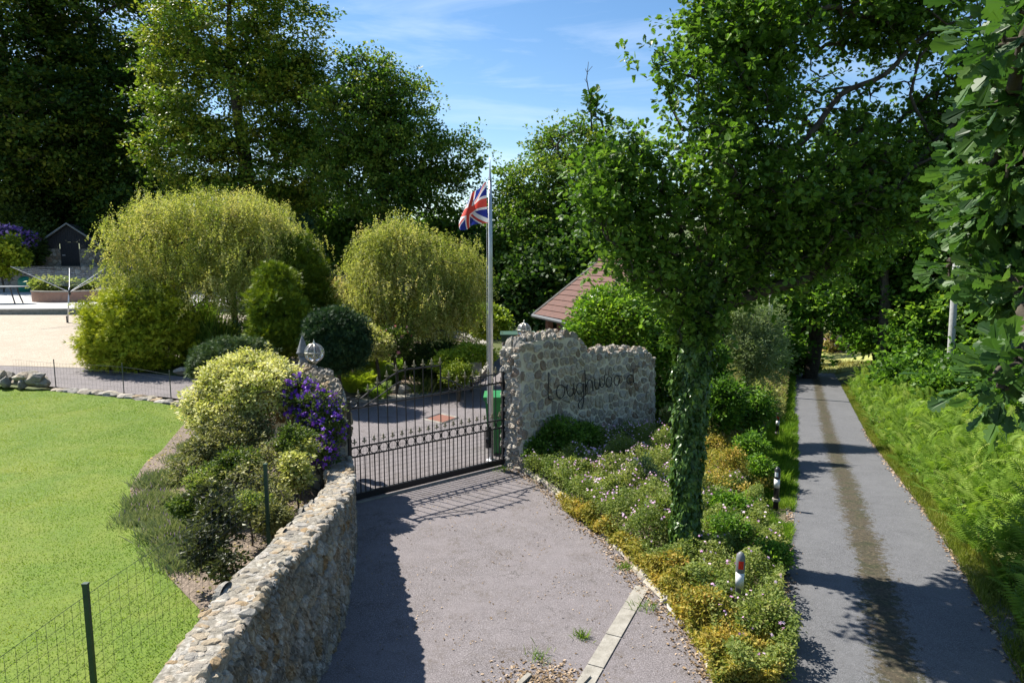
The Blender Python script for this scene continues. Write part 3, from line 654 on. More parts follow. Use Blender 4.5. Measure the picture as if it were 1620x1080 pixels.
# sign wall, right of the gate
A0 = G(822, 744); B0 = G(1032, 682); 
dxy = (B0 - A0)[:2]; Lw = float(np.linalg.norm(dxy)); ux = dxy / Lw
zA, zB = at(845, 541, A0[1])[2], at(1010, 560, B0[1])[2]
prof = [(0, zA - .12), (.02, zA - .03), (.10, zA), (.3, zA + .0), (.36, zA - .03), (.395, zA - .13), (.43, zA - .30), (.46, zA - .42), (.5, zA - .43), (.75, zA - .50), (.95, zB + .04), (.98, zB - .03), (1.0, zB - .12)]
path = [(A0[0] + ux[0] * Lw * u, A0[1] + ux[1] * Lw * u, z_) for u, z_ in prof]
def cop1(mb, W, PX, NR, ZT):
    for i in range(90):
        u = random.uniform(0, W); v = random.choice([random.uniform(0, .05), random.uniform(.35, .5)]); p = PX(u) - NR(u) * v
        r = random.uniform(.035, .075); rock(mb, (*p, ZT(u) - .015), (r * 1.2, r, r * .8), hi=False)
sw, PX1, NR1, ZT1, W1 = wall_from(path, .5, 'sign_wall', 'rubble stone entrance wall with a raised left end and black lettering', 'stone wall', 1, .165, .03, .032, 'stone', 'mortar', .88, cop1, batter=.045)
# lettering: thin black iron script standing 3 cm off the face
def lpt(px, py):                                   # point of the wall face seen at that pixel of the photograph
    d = ray(px, py); n = NR1(W1 / 2); o = PX1(W1 / 2) + n * .12
    tt = (o - CAM[:2]) @ n / (d[:2] @ n); return CAM + d * tt
ZP = lambda x, y: lpt(790 + x / 6, 520 + y / 6)
glyphs = [
 [[(470, 415), (468, 500), (462, 600), (466, 655), (490, 670), (520, 660)]],
 [[(585, 530), (555, 545), (540, 590), (550, 640), (580, 660), (610, 635), (622, 585), (612, 545), (585, 530), (600, 540), (640, 560)]],
 [[(645, 525), (640, 580), (652, 625), (678, 640), (702, 610), (708, 560), (706, 515)], [(706, 515), (706, 600), (716, 630)]],
 [[(795, 530), (765, 510), (738, 535), (732, 580), (748, 615), (775, 615), (797, 580)], [(800, 515), (800, 620), (798, 700), (780, 760), (755, 745), (752, 710), (790, 655), (830, 610)]],
 [[(812, 390), (816, 480), (820, 600)], [(820, 560), (835, 510), (858, 485), (880, 500), (886, 545), (890, 590)]],
 [[(905, 480), (905, 540), (920, 575), (945, 560), (952, 500), (955, 470)], [(953, 500), (960, 545), (980, 552), (998, 520), (1002, 470), (1000, 440), (1020, 435)]],
 [[(1040, 450), (1018, 475), (1012, 515), (1028, 550), (1055, 545), (1070, 505), (1062, 462), (1040, 450)]],
 [[(1115, 440), (1092, 465), (1088, 505), (1102, 535), (1128, 530), (1142, 490), (1135, 452), (1115, 440), (1150, 445)]],
 [[(1225, 440), (1198, 445), (1180, 480), (1186, 520), (1205, 530), (1228, 500)], [(1232, 400), (1232, 470), (1238, 515), (1262, 520), (1300, 490)]]]
glyphs[8] = [[(1262, 440), (1235, 438), (1212, 465), (1212, 500), (1232, 520), (1258, 500)], [(1268, 375), (1270, 450), (1275, 510), (1300, 515)]]
for g_ in glyphs:
    mb = MB()
    for st_ in g_: mb.tube(curve([ZP(*p) for p in st_], .03), .0108, 6)
    mb.build('letter', M['iron'], sw, True)

# low curved wall, left of the gate, towards the camera
kn = [at(553, 722, 11.15), at(556, 742, 10.2), at(556, 764, 9.2), at(546, 786, 8.1), at(530, 803, 7.1), at(492, 852, 6.25), at(441, 902, 5.6), at(398, 962, 4.98), at(322, 1080, 4.12), at(250, 1230, 3.35), at(190, 1400, 2.8)]
lw = [tuple(p) for p in curve(kn, .25)]
def cop2(mb, W, PX, NR, ZT):
    u = 0
    while u < W:
        r = random.uniform(.03, .07); p = PX(u) - NR(u) * random.uniform(-.015, .05)
        rock(mb, (*p, ZT(u) + random.uniform(-.045, .005)), (r * random.uniform(.8, 1.3), r * random.uniform(.7, 1.2), r * random.uniform(.6, 1.0)), random.uniform(0, 3), cuts=14); u += r * random.uniform(.7, 1.3)
    for i in range(int(W * 70)):
        u = random.uniform(0, W); p = PX(u) - NR(u) * random.uniform(.03, .34); r = random.uniform(.025, .06)
        rock(mb, (*p, ZT(u) - .025), (r * 1.5, r, r * .42), cuts=12, hi=False)
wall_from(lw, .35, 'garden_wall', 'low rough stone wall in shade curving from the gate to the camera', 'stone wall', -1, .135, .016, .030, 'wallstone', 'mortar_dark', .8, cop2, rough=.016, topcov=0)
# tall end of that wall beside the gate
kn = [at(440, 588, 13.4), at(470, 580, 12.9), at(500, 582, 12.4), at(528, 594, 11.9), at(545, 618, 11.5), at(551, 640, 11.3)]
pl = [tuple(p) for p in curve(kn, .12)]
def cop3(mb, W, PX, NR, ZT):
    for i in range(70):
        u = random.uniform(0, W); p = PX(u) - NR(u) * random.uniform(0, .6); r = random.uniform(.05, .11)
        rock(mb, (*p, ZT(u) - .03), (r * 1.3, r, r * .55))
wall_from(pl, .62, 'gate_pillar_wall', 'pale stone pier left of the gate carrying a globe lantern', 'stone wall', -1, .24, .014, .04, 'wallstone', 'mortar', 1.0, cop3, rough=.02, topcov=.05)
# edging round the island bed
ew = [(p[0], p[1], float(zt(p[0], p[1])) + .06 + .34 * float(ss(8, 16, i))) for i, p in enumerate(island)]
mb = MB(); t = thing('bed_wall', (ew[6][0], ew[6][1], 0), 'curved low wall with pale coping around the planted island bed', 'low wall')
isn = [np.array(p) for p in ew]; vs = []; fs = []; tn = norm(np.gradient(np.array([p[:2] for p in ew]), axis=0)); nn = np.c_[-tn[:, 1], tn[:, 0]]
for i, p in enumerate(ew):
    a = np.array(p[:2]); b = a + nn[i] * .38; vs += [(*a, -.1), (*a, p[2] - .05), (*b, p[2] - .05), (*b, -.1)]
for i in range(len(ew) - 1):
    for k in range(3): fs.append((i * 4 + k, i * 4 + k + 1, i * 4 + 5 + k, i * 4 + 4 + k))
mb.add(vs, fs).build('wall_face', M['mortar_dark'], t)
mb = MB(); vs = []; fs = []
for i, p in enumerate(ew):
    a = np.array(p[:2]) - nn[i] * .035; b = a + nn[i] * .46; vs += [(*a, p[2] - .048), (*a, p[2]), (*b, p[2]), (*b, p[2] - .048)]
for i in range(len(ew) - 1):
    for k in range(4): fs.append((i * 4 + k, i * 4 + (k + 1) % 4, i * 4 + 4 + (k + 1) % 4, i * 4 + 4 + k))
mb.add(vs, fs).build('coping', M['concrete'], t)
tag_ = thing('stone_block', G(749, 604), 'small square sandstone block standing on the island bed wall', 'stone block')
p = at(749, 580, 20.0); mb = MB(); mb.box((p[0], p[1], p[2] - .05), (.42, .34, .40), rz=.3); mb.build('block', M['concrete'], tag_)
# lawn edging, boulder
le = curve([G(*p) for p in ((92, 618), (140, 623), (190, 628), (240, 635), (285, 642), (325, 650))], .1)
t = thing('lawn_edging', le[0], 'row of pale flat stones edging the far side of the lawn', 'edging'); mb = MB()
for i in range(0, len(le), 2):
    p = le[i]; rock(mb, (p[0], p[1] + random.uniform(-.05, .12), p[2] + .03), (random.uniform(.14, .24), random.uniform(.12, .2), random.uniform(.06, .1)), random.uniform(-.4, .4))
mb.build('edging_stones', M['wallstone'], t)
t = thing('boulder_wall', G(45, 617), 'knobbly low heap of mortared boulders at the lawn corner, far left', 'rockery'); mb = MB()
for i in range(46):
    px = random.uniform(-160, 88); p = G(px, 616); h = random.uniform(0, 1); rock(mb, (p[0], p[1] + random.uniform(-.1, .3), p[2] + .08 + .3 * h), (random.uniform(.14, .26), random.uniform(.14, .25), random.uniform(.1, .2)))
mb.build('boulders', M['wallstone'], t)
for (px, py, r, lb) in ((634, 600, .24, 'pale rounded rock set among the ferns of the island bed'), (636, 622, .27, 'flat grey rock at the front edge of the island bed'), (873, 918 - 360, .0, ''), (290, 592, .22, 'small flat kerb rock beside the trimmed golden conifer')):
    if r == 0: continue
    p = G(px, py); t = MB(); rock(t, (p[0], p[1], p[2] + r * .4), (r * 1.35, r * .9, r * .62)); o = t.build('rock', M['wallstone']); tag(o, lb, 'rock')

n = 2600; P = scatter([(-1.9, 6.3), (-2.4, 10.8), (.1, 13), (1.2, 11.5), (2.0, 8.6), (2.2, 6.2)], n); keep = (wave(P[:, 0], P[:, 1], 1.5, 3) > .62) | (rng.random(n) < .12); P = P[keep]; n = len(P)
tag(leaves('leaf_litter', np.c_[P, zt(P[:, 0], P[:, 1]) + .02], rdir(n) * [1, 1, .2], np.array([0, 0, 1]) + rdir(n) * .4, .016 * (.4 + 1.2 * rng.random(n)), 'chip', M['litter']), 'dry leaf fragments and grit scattered over the tarmac drive', 'leaf litter', kind='stuff')
e_ = [np.array(p) for p in ed]; ix = rng.integers(0, len(e_), 1500); P = np.array([e_[i][:2] for i in ix]) + np.c_[-np.abs(rng.normal(0, .13, 1500)), -np.abs(rng.normal(0, .10, 1500))]
tag(leaves('leaf_litter', np.c_[P, zt(P[:, 0], P[:, 1]) + .022], rdir(1500) * [1, 1, .2], np.array([0, 0, 1]) + rdir(1500) * .5, .028 * (.4 + 1.1 * rng.random(1500)), 'chip', M['litter']), 'drift of dry leaves and grit against the drive kerb', 'leaf litter', kind='stuff')
P = np.concatenate([np.c_[xL(y_) + np.abs(rng.normal(0, .07, 400)) * (1 if s_ == 0 else -1) + (0 if s_ == 0 else 2.44), y_] for s_ in (0, 1) for y_ in [rng.uniform(5.5, 22, 400) for _ in range(4)]]); n = len(P)
tag(leaves('leaf_litter', np.c_[P, zt(P[:, 0], P[:, 1]) + .03], rdir(n) * [1, 1, .2], np.array([0, 0, 1]) + rdir(n) * .5, .035 * (.4 + 1.1 * rng.random(n)), 'chip', M['litter']), 'grit and dry leaves along both edges of the lane', 'leaf litter', kind='stuff')
# ================================================================== GATE
gA = G(556, 796); gB = G(796, 737); gu = (gB - gA)[:2]; GL = float(np.linalg.norm(gu)); gu = gu / GL; gn = np.array([gu[1], -gu[0]])
def gp(s, z, w_=0): return np.array([gA[0] + gu[0] * s + gn[0] * w_, gA[1] + gu[1] * s + gn[1] * w_, z])
gate = thing('gate', gA, 'tall black wrought iron drive gate with an arched top and gilded spearheads', 'gate')
nb = 18; sp_ = GL / nb; zc0, zc1 = .80, .93; zt_ = 1.62
def gz(px, py):                                    # (distance along, height) on the gate plane of a pixel
    d = ray(px, py); o = gA[:2]; tt = (o - CAM[:2]) @ gn / (d[:2] @ gn); p = CAM + d * tt; return float((p[:2] - o) @ gu), float(p[2])
ZG = lambda x, y: gz(500 + x * .2407, 560 + y * .2407)
top_pts = [ZG(*p) for p in ((222, 298), (292, 292), (345, 250), (415, 198), (480, 152), (540, 115), (600, 98), (655, 93), (708, 86), (762, 80), (818, 74))]
top2 = [ZG(*p) for p in ((820, 150), (866, 165), (915, 188), (960, 210))]
top3 = [ZG(*p) for p in ((1010, 160), (1065, 152), (1113, 143), (1160, 136), (1192, 130))]
rail = [ZG(*p) for p in ((225, 362), (1195, 190))]
inner = [ZG(*p) for p in ((300, 352), (370, 305), (450, 250), (510, 205), (560, 178))]
zr_ = lambda s: float(np.interp(s, [rail[0][0], rail[1][0]], [rail[0][1], rail[1][1]]))
def ztop(s):
    if s <= top_pts[-1][0] + .01: return float(np.interp(s, [p[0] for p in top_pts], [p[1] for p in top_pts]))
    if s < top3[0][0] - .12: return float(np.interp(s, [p[0] for p in top2], [p[1] for p in top2]))
    return float(np.interp(s, [p[0] for p in top3], [p[1] for p in top3]))
zlo = float(np.mean([ZG(232, 697)[1], ZG(1160, 480)[1]])); zhi = float(np.mean([ZG(232, 630)[1], ZG(1160, 430)[1]]))
mb = MB()
def bar(s0, z0, s1, z1, h=.03, d=.03): mb.tube([gp(s0, z0), gp(s1, z1)], h * .62, 4)
def flat(s0, s1, z, h, d): mb.frame(gp(s0, z - h / 2, -d / 2), (*(gu * (s1 - s0)), 0), (*(gn * d), 0), (0, 0, h))
flat(0, GL, .10, .11, .06); flat(0, GL, zlo, .022, .03); flat(0, GL, zhi, .022, .03)
mb.tube([gp(0.0, zr_(0)), gp(GL, zr_(GL))], .017, 6)
for s0, h_ in ((0, ztop(0)), (GL - .0, ztop(GL))): mb.frame(gp(s0 - .025, .06, -.025), (*(gu * .05), 0), (*(gn * .05), 0), (0, 0, h_ + .04 - .06))
mb.tube([gp(s, z) for s, z in top_pts], .014, 6); mb.tube([gp(top_pts[-1][0], top_pts[-1][1]), gp(top_pts[-1][0], zr_(top_pts[-1][0]))], .014, 6)
mb.tube([gp(s, z) for s, z in top2], .012, 6); mb.tube([gp(s, z) for s, z in top3], .014, 6)
mb.tube(curve([gp(s, z) for s, z in inner], .08), .012, 6)
mb.build('gate_frame', M['iron'], gate)
def spear(s, z, parent, h=.15):
    m = MB(); m.lathe(gp(s, z), [(.008, -.01), (.008, h * .15), (.022, h * .22), (.008, h * .3), (.012, h * .45), (.019, h * .62), (.010, h * .85), (.001, h)], 8)
    m.box(gp(s, z + h * .33), (.085, .012, .018), rz=math.atan2(gu[1], gu[0])); m.build('spearhead', M['gold'], parent, True)
for i in range(1, nb):
    s = i * sp_; m = MB(); h = ztop(s); m.tube([gp(s, .14), gp(s, h)], .0095, 6); b = m.build('bar', M['iron'], gate); spear(s, h, b)
for i in range(nb):
    s = (i + .5) * sp_; m = MB(); m.tube([gp(s, .14), gp(s, zlo)], .0095, 6); b = m.build('bar', M['iron'], gate); spear(s, zhi + .05, b, .11)
    m = MB(); rr = (zhi - zlo) / 2 - .006; m.tube([gp(s + rr * math.cos(a), (zlo + zhi) / 2 + rr * math.sin(a)) for a in np.linspace(0, 2 * math.pi, 21)], .0075, 5, False); m.build('ring', M['iron'], gate)
m = MB(); r0 = .055; c0 = (sp_ * .5, (ztop(.1) + zr_(.1)) / 2)
for c in (c0, ): m.tube([gp(c[0] + .075 * math.cos(a), c[1] + .055 * math.sin(a)) for a in np.linspace(0, 2 * math.pi, 21)], .008, 5, False)
for i in range(int(top_pts[-1][0] / sp_) + 1, nb):                # small scrolls under the right-hand sweep
    s = i * sp_; z = zr_(s) + .02 if s < top3[0][0] else zr_(s) + .0; c = (s + sp_ * .35, z + .07)
    m.build('scroll', M['iron'], gate); m = MB(); m.tube([gp(c[0] + .06 * math.cos(a), c[1] + .06 * math.sin(a)) for a in np.linspace(-2.6, .9, 14)], .008, 5)
m.build('scroll', M['iron'], gate)
m = MB(); s = .04
while s < GL: m.tube([gp(s, .16, -.03), gp(s, 1.12, -.03)], .0022, 3, False); s += .055
z = .18
while z < 1.13: m.tube([gp(.02, z, -.03), gp(GL - .02, z, -.03)], .0022, 3, False); z += .075
m.build('wire_mesh', M['wire'], gate)
m = MB(); m.frame(gp(GL - .37, .42, -.09), (*(gu * .1), 0), (*(gn * .06), 0), (0, 0, .42)); m.lathe(gp(GL - .36, .52, -.02), [(.03, 0), (.05, .03), (.05, .1), (.03, .13)], 10); m.build('latch', M['iron'], gate)
m = MB(); m.frame(gp(GL + .09, -.05, -.03), (*(gu * .06), 0), (*(gn * .06), 0), (0, 0, ztop(GL) + .12)); o = m.build('gate_post', M['iron']); tag(o, 'slim black iron post between the gate and the sign wall', 'post')
t = thing('gate_track', gA, 'rusty steel threshold track lying under the iron gate', 'gate track'); m = MB()
m.frame(gp(-.05, .0, .05), (*(gu * (GL + .1)), 0), (*(gn * .05), 0), (0, 0, .035)); m.build('rail', M['concrete'], t)
# meter box low on the garden wall
p = at(533, 1045, 7.0); m = MB(); m.box((p[0] + .02, p[1], p[2] - .05), (.10, .14, .30)); m.box((p[0] + .02, p[1], p[2] + .11), (.13, .17, .02)); o = m.build('junction_box', M['greyrub']); tag(o, 'small blue grey box fixed low on the shaded garden wall', 'electrical box')
# ================================================================== FLAGPOLE AND FLAG
pb = G(777, 729); pt = at(781, 250, pb[1]); zp = pt[2]
fp = thing('flagpole', pb, 'tall grey metal flagpole standing behind the right end of the gate', 'flagpole')
m = MB(); m.tube([(pb[0], pb[1], -.1), (pb[0], pb[1], zp - 1.9), (pb[0], pb[1], zp - .42)], [.052, .043, .034], 16); m.build('pole', M['steel'], fp, True)
m = MB(); m.tube([(pb[0], pb[1], zp - .42), (pb[0], pb[1], zp - .4), (pb[0], pb[1], zp - .15), (pb[0], pb[1], zp)], [.04, .03, .012, .006], 10); m.build('finial', M['steel'], fp, True)
m = MB(); m.lathe((pb[0], pb[1], 0), [(.10, 0), (.10, .03), (.06, .05)], 16); m.build('base_plate', M['steel'], fp)
m = MB(); m.tube([(pb[0] - .07, pb[1] - .03, 1.2), (pb[0] - .065, pb[1] - .03, zp - .5)], .004, 4); m.build('halyard', M['lampwhite'], fp)
def jack(u, v):                                      # u 0..1 along the fly, v 0..1 up; proportions 2 x 1
    x, y = (u - .5) * 60, (v - .5) * 30; B, Wt, Rd = (.02, .035, .26), (.80, .80, .80), (.62, .07, .05)
    if abs(x) < 3 or abs(y) < 3: return Rd
    if abs(x) < 5 or abs(y) < 5: return Wt
    d1 = (x - 2 * y) / 5 ** .5; d2 = (x + 2 * y) / 5 ** .5
    for d, s in ((d1, 1), (d2, -1)):
        if abs(d) < 3:
            sg = (1 if x > 0 else -1) * s
            if 0 < d * -sg * s < 2: return Rd
            return Wt
    return B
nu_, nv_ = 150, 90; H_ = .80; Wf = 1.15; V = []; col = []
zt0 = at(781, 288, pb[1])[2]; zb0_ = at(781, 353, pb[1])[2]
for j in range(nv_ + 1):
    v = j / nv_
    for i in range(nu_ + 1):
        u = i / nu_; hz = zb0_ + (zt0 - zb0_) * v
        reach = .56 * (1 - math.exp(-2.4 * u)) / .91
        drop = .52 * (u ** 1.25) * (.15 + .85 * v) + .10 * u * (1 - v)
        x = -reach * (.80 + .2 * math.sin(3 * v + 1)) - .035 * math.sin(9 * u + 2 * v)
        y = .17 * math.sin(7.2 * u + 1.6 * v) * u ** .5 + .08 * math.sin(13 * u - 3 * v) * u
        z = hz - drop + .05 * math.sin(8 * u + 3 * v) * u
        V.append((pb[0] - .03 + x, pb[1] - .05 + y, z)); col.append((*jack(u, v), 1))
V = np.array(V); q = np.array([(j * (nu_ + 1) + i) for j in range(nv_) for i in range(nu_)])
m_, t_2, p_ = nodes('flag cloth'); at_ = N(t_2, 'ShaderNodeVertexColor', layer_name='dye'); t_2.links.new(at_.outputs[0], p_.inputs['Base Color']); p_.inputs['Roughness'].default_value = .8
tr = t_2.nodes.new('ShaderNodeBsdfTranslucent'); ms = t_2.nodes.new('ShaderNodeMixShader'); ms.inputs[0].default_value = .3; t_2.links.new(at_.outputs[0], tr.inputs[0])
t_2.links.new(p_.outputs[0], ms.inputs[1]); t_2.links.new(tr.outputs[0], ms.inputs[2]); t_2.links.new(ms.outputs[0], t_2.nodes['Material Output'].inputs[0])
fl = mesh_np('flag', V, np.c_[q, q + 1, q + nu_ + 2, q + nu_ + 1].ravel(), np.arange(len(q)) * 4, m_, None, None, True, np.array(col))
tag(fl, 'drooping red, white and blue union flag near the top of the pole', 'flag')
# ================================================================== GLOBE LANTERNS
def lantern(loc, r, label, arm):
    t = thing('globe_lantern', loc, label, 'lantern', 'globe lanterns on the entrance walls'); x, y, z = loc; c = np.array([x, y, z + .10 + r])
    m = MB(); m.lathe((x, y, z - .02), [(.055, 0), (.055, .03), (.018, .045), (.016, .08), (.05, .10), (.06, .135)], 14); m.build('stem', M['silver'], t, True)
    m = MB(); m.lathe(c, [(max(.002, r * math.sin(a)), -r * math.cos(a)) for a in np.linspace(.05, math.pi - .05, 15)], 24); m.build('globe', M['glass'], t, True)
    m = MB()
    for k in range(4):
        a = k * math.pi / 4 + .3; m.tube([c + (r + .006) * np.array([math.cos(b) * math.cos(a), math.cos(b) * math.sin(a), math.sin(b)]) for b in np.linspace(0, 2 * math.pi, 33)], .0085, 5, False)
    m.tube([c + np.array([(r + .008) * math.cos(b), (r + .008) * math.sin(b), .01]) for b in np.linspace(0, 2 * math.pi, 33)], .008, 5, False); m.build('cage', M['silver'], t, True)
    m = MB(); m.lathe(c + (0, 0, r - .005), [(.05, -.012), (.03, .012), (.012, .025), (.02, .04), (.008, .055), (.001, .085)], 12); m.build('finial', M['silver'], t, True)
    m = MB(); m.lathe(c - (0, 0, r * .8), [(.022, -.03), (.014, .04), (.022, .06), (.026, .08), (.014, .10), (.001, .105)], 12); m.build('bulb', M['silver'], t, True)
p = at(498, 578, 12.35); lantern((p[0], p[1], p[2] - .03), .165, 'glass globe lantern in a metal cage on the pale left pier', True)
p = at(829, 538, 13.7); lantern((p[0], p[1], p[2] - .03), .135, 'smaller caged globe lantern on top of the sign wall', False)
# garden gnome
p = at(480, 585, 13.1); t = thing('gnome_statue', p, 'grey stone garden statue with a pointed hat left of the lantern', 'statue')
m = MB(); m.lathe(p - (0, 0, .1), [(.10, 0), (.12, .1), (.10, .22), (.07, .30), (.075, .33), (.09, .39), (.08, .45)], 14); m.build('body', M['greystone'], t, True)
m = MB(); m.lathe(p + (0, 0, .33), [(.13, 0), (.11, .03), (.08, .12), (.05, .22), (.012, .33), (.002, .35)], 14); m.build('hat', M['greystone'], t, True)
m = MB(); m.lathe(p + (.02, -.075, .17), [(.005, -.1), (.05, 0), (.06, .09)], 10); m.build('beard', M['greystone'], t, True)
# ================================================================== WHEELIE BIN
p = G(789, 719); p = np.array([pb[0] + .17, pb[1] + .62, 0.012]); t = thing('wheelie_bin', p, 'bright green wheelie bin behind the right end of the gate', 'bin')
hz = at(790, 622, p[1])[2]
m = MB(); vs = []
for z, s in ((.05, .23), (hz - .06, .30)): vs += [(p[0] - s, p[1] - s, z), (p[0] + s, p[1] - s, z), (p[0] + s, p[1] + s, z), (p[0] - s, p[1] + s, z)]
m.add(vs, [(0, 3, 2, 1), (4, 5, 6, 7), (0, 1, 5, 4), (1, 2, 6, 5), (2, 3, 7, 6), (3, 0, 4, 7)]); m.box((p[0], p[1], hz - .07), (.66, .66, .04)); m.build('bin_body', M['greenplastic'], t)
m = MB(); vs = []
for z, s in ((hz - .05, .335), (hz - .015, .335), (hz + .02, .22)): vs += [(p[0] - s, p[1] - s, z), (p[0] + s, p[1] - s, z), (p[0] + s, p[1] + s, z), (p[0] - s, p[1] + s, z)]
m.add(vs, [(0, 3, 2, 1), (8, 9, 10, 11)] + [(k + i, k + (i + 1) % 4, k + 4 + (i + 1) % 4, k + 4 + i) for k in (0, 4) for i in range(4)]); m.build('lid', M['greenplastic'], t)
m = MB(); m.tube([(p[0] - .2, p[1] + .36, hz - .06), (p[0] + .2, p[1] + .36, hz - .06)], .016, 8); m.build('handle', M['greenplastic'], t)
for s in (-1, 1): m = MB(); m.tube([(p[0] + s * .20, p[1] + .25, .10), (p[0] + s * .26, p[1] + .25, .10)], .1, 16); m.build('wheel', M['blackrub'], t)
# ================================================================== BOLLARDS
def bollard(label, red=True):
    t = thing('bollard', (0, 0, 0), label, 'bollard', 'plastic verge bollards beside the lane'); bm = M['greyrub'] if red == 1 else M['blackrub']
    m = MB(); m.lathe((0, 0, 0), [(.058, -.6), (.058, .62), (.066, .64), (.066, .84), (.060, .90), (.042, .95), (.018, .975), (.001, .98)], 24); m.build('body', bm, t, True)
    m = MB(); m.lathe((0, 0, .36), [(.0605, 0), (.0605, .26)], 24); m.build('white_band', M['whitepaint'], t, True)
    for sg in (-1, 1):
        m = MB(); rr = .0685; pts = [(rr * math.cos(a), rr * math.sin(a)) for a in np.linspace(-.55, .55, 7)]; vs = [(x, y, z) for z in (.70, .84) for x, y in pts]
        m.add(vs, [(i, i + 1, 8 + i, 7 + i) for i in range(6)])
        if sg < 0: m.v = [(-x, -y, z) for x, y, z in m.v]
        m.build('reflector', M['redglass'] if red else M['lampwhite'], t)
    m = MB(); m.lathe((0, 0, -.05), [(.085, 0), (.085, .07), (.07, .08)], 20); m.build('foot', M['concrete'], t)
    return t
b1 = bollard('grey bollard with red reflector and white band, nearest in the flowering verge', 1)
b2 = bollard('black bollard with one white band standing by the lane edge', 0)
b3 = bollard('small distant bollard with red top and white band beside the lane', 2)
for b, px, py, tp, rz, lean in ((b1, 1168, 968, 872, -1.75, 0), (b2, 1227, 806, 741, .9, 0), (b3, 1229, 694, 652, -1.9, .10)):
    p = G(px, py); p[2] += .07 if b is b1 else .2; hgt = at(px, tp, p[1])[2] - p[2]; s = min(1.15, max(.6, hgt / .98)); b.location = p; b.scale = (max(s, .8), max(s, .8), s); b.rotation_euler = (0, lean, rz)
m = MB(); p = G(1163, 1000)
# ================================================================== WIRE FENCES
def wire_fence(tops, name, label, h, post_r, post_mat, cell, start, posts):
    t = thing(name, start, label, 'fence')
    for p in posts:
        m = MB(); m.box((p[0], p[1], p[2] - h / 2), (post_r * 2, post_r * 1.6, h + .1)); m.box((p[0], p[1], p[2] + .06), (post_r * 2.3, post_r * 1.9, .02)); m.build('post', post_mat, t)
    m = MB(); C = curve(tops, cell)
    for c in C: m.tube([c - (0, 0, .04), c - (0, 0, h - .05)], .0016, 3, False)
    z = .04
    while z < h: m.tube([c - (0, 0, z) for c in C[::3]] + [C[-1] - (0, 0, z)], .0016 if z > .05 else .0025, 3, False); z += cell * 1.15
    m.build('mesh_panel', M['wire'], t)
M['post_green'] = plain('green coated post', (.015, .05, .03), .5)
T1 = at(136, 934, 5.45); T2 = at(420, 742, 8.0); T0 = np.array([-3.75, 3.2, T1[2]])
wire_fence([T0, T1, (T1 + T2) / 2 + (0, 0, -.02), T2], 'wire_fence', 'thin green mesh fence with square posts between lawn and wall', 1.05, .021, M['post_green'], .10, (T1[0], T1[1], .45), [T0, T1, T2])
F = [at(20, 566, 19.3), at(85, 572, 18.7), at(193, 578, 17.9), at(268, 590, 17.2)]
wire_fence(F, 'low_mesh_fence', 'sagging low wire mesh along the far edge of the lawn', .75, .010, M['wire'], .12, (F[1][0], F[1][1], .5), F[1:])
# ================================================================== GARAGE
P0 = at(845, 498, 21.0); ga = np.array([.40, -.917, 0]); gb = np.array([.917, .40, 0]); ez = P0[2]; GLn, GD = 2.8, 4.6; rise = 1.62
gar = thing('garage', (P0[0], P0[1], 0), 'timber garage with a brown tiled gable roof behind the sign wall', 'garage')
Q = lambda s, d, z: P0 * [1, 1, 0] + ga * s + gb * d + np.array([0, 0, z])
m = MB()
def slab(a, b, c, d, th):
    a, b, c, d = map(np.array, (a, b, c, d)); n = norm(np.cross(b - a, d - a)[None])[0]; n = n if n[2] > 0 else -n
    m.add([a, b, c, d, a - n * th, b - n * th, c - n * th, d - n * th], [(0, 1, 2, 3), (7, 6, 5, 4), (0, 4, 5, 1), (1, 5, 6, 2), (2, 6, 7, 3), (3, 7, 4, 0)], random.random())
nc = 11
for i in range(nc):                                   # overlapping tile courses, long front slope and short rear slope
    f0, f1 = i / nc, (i + 1) / nc + .01; z0, z1 = ez + rise * f0 + .035, ez + rise * f1 + .008
    slab(Q(0, GD / 2 * f0, z0), Q(GLn, GD / 2 * f0, z0), Q(GLn, GD / 2 * f1, z1), Q(0, GD / 2 * f1, z1), .03)
    if i >= 6: slab(Q(0, GD - GD / 2 * f0, z0), Q(GLn, GD - GD / 2 * f0, z0), Q(GLn, GD - GD / 2 * f1, z1), Q(0, GD - GD / 2 * f1, z1), .03)
M['tile'] = plain('brown concrete tile', (.125, .056, .04), .85, 0, (.08, .037, .028), 7, .6, 35)
rf = m.build('roof', M['tile'], gar)
m = MB(); m.tube([Q(-.02, GD / 2, ez + rise + .03), Q(GLn, GD / 2, ez + rise + .03)], .085, 8); m.build('ridge_tiles', M['tile'], rf)
m = MB(); m.tube([Q(-.03, -.02, ez + .03), Q(-.03, GD / 2, ez + rise + .04), Q(-.03, GD / 2 + 1.04, ez + rise * .548)], .035, 4); m.build('verge_board', M['concrete'], rf)
m = MB(); m.tube([Q(0, -.06, ez - .02), Q(GLn, -.06, ez - .05)], .055, 8); m.build('gutter', M['greyrub'], rf)
m = MB(); m.frame(Q(.45, .55, -.3), ga * (GLn - .9), gb * (GD / 2 + .2), (0, 0, ez + .18)); m.build('wall', M['brickplain'], gar)
m = MB(); x = .8
M['door_grey'] = plain('weathered grey boards', (.30, .28, .26), .8, 0, (.20, .185, .17), 10, .3)
while x < GLn - .8: m.frame(Q(x, .50, -.2), ga * .145, gb * .045, (0, 0, ez + .05)); x += .152
m.build('door', M['door_grey'], gar)
m = MB(); m.frame(Q(.35, .22, -.2), ga * .17, gb * .17, (0, 0, ez + .12)); m.build('corner_post', M['brickplain'], gar)
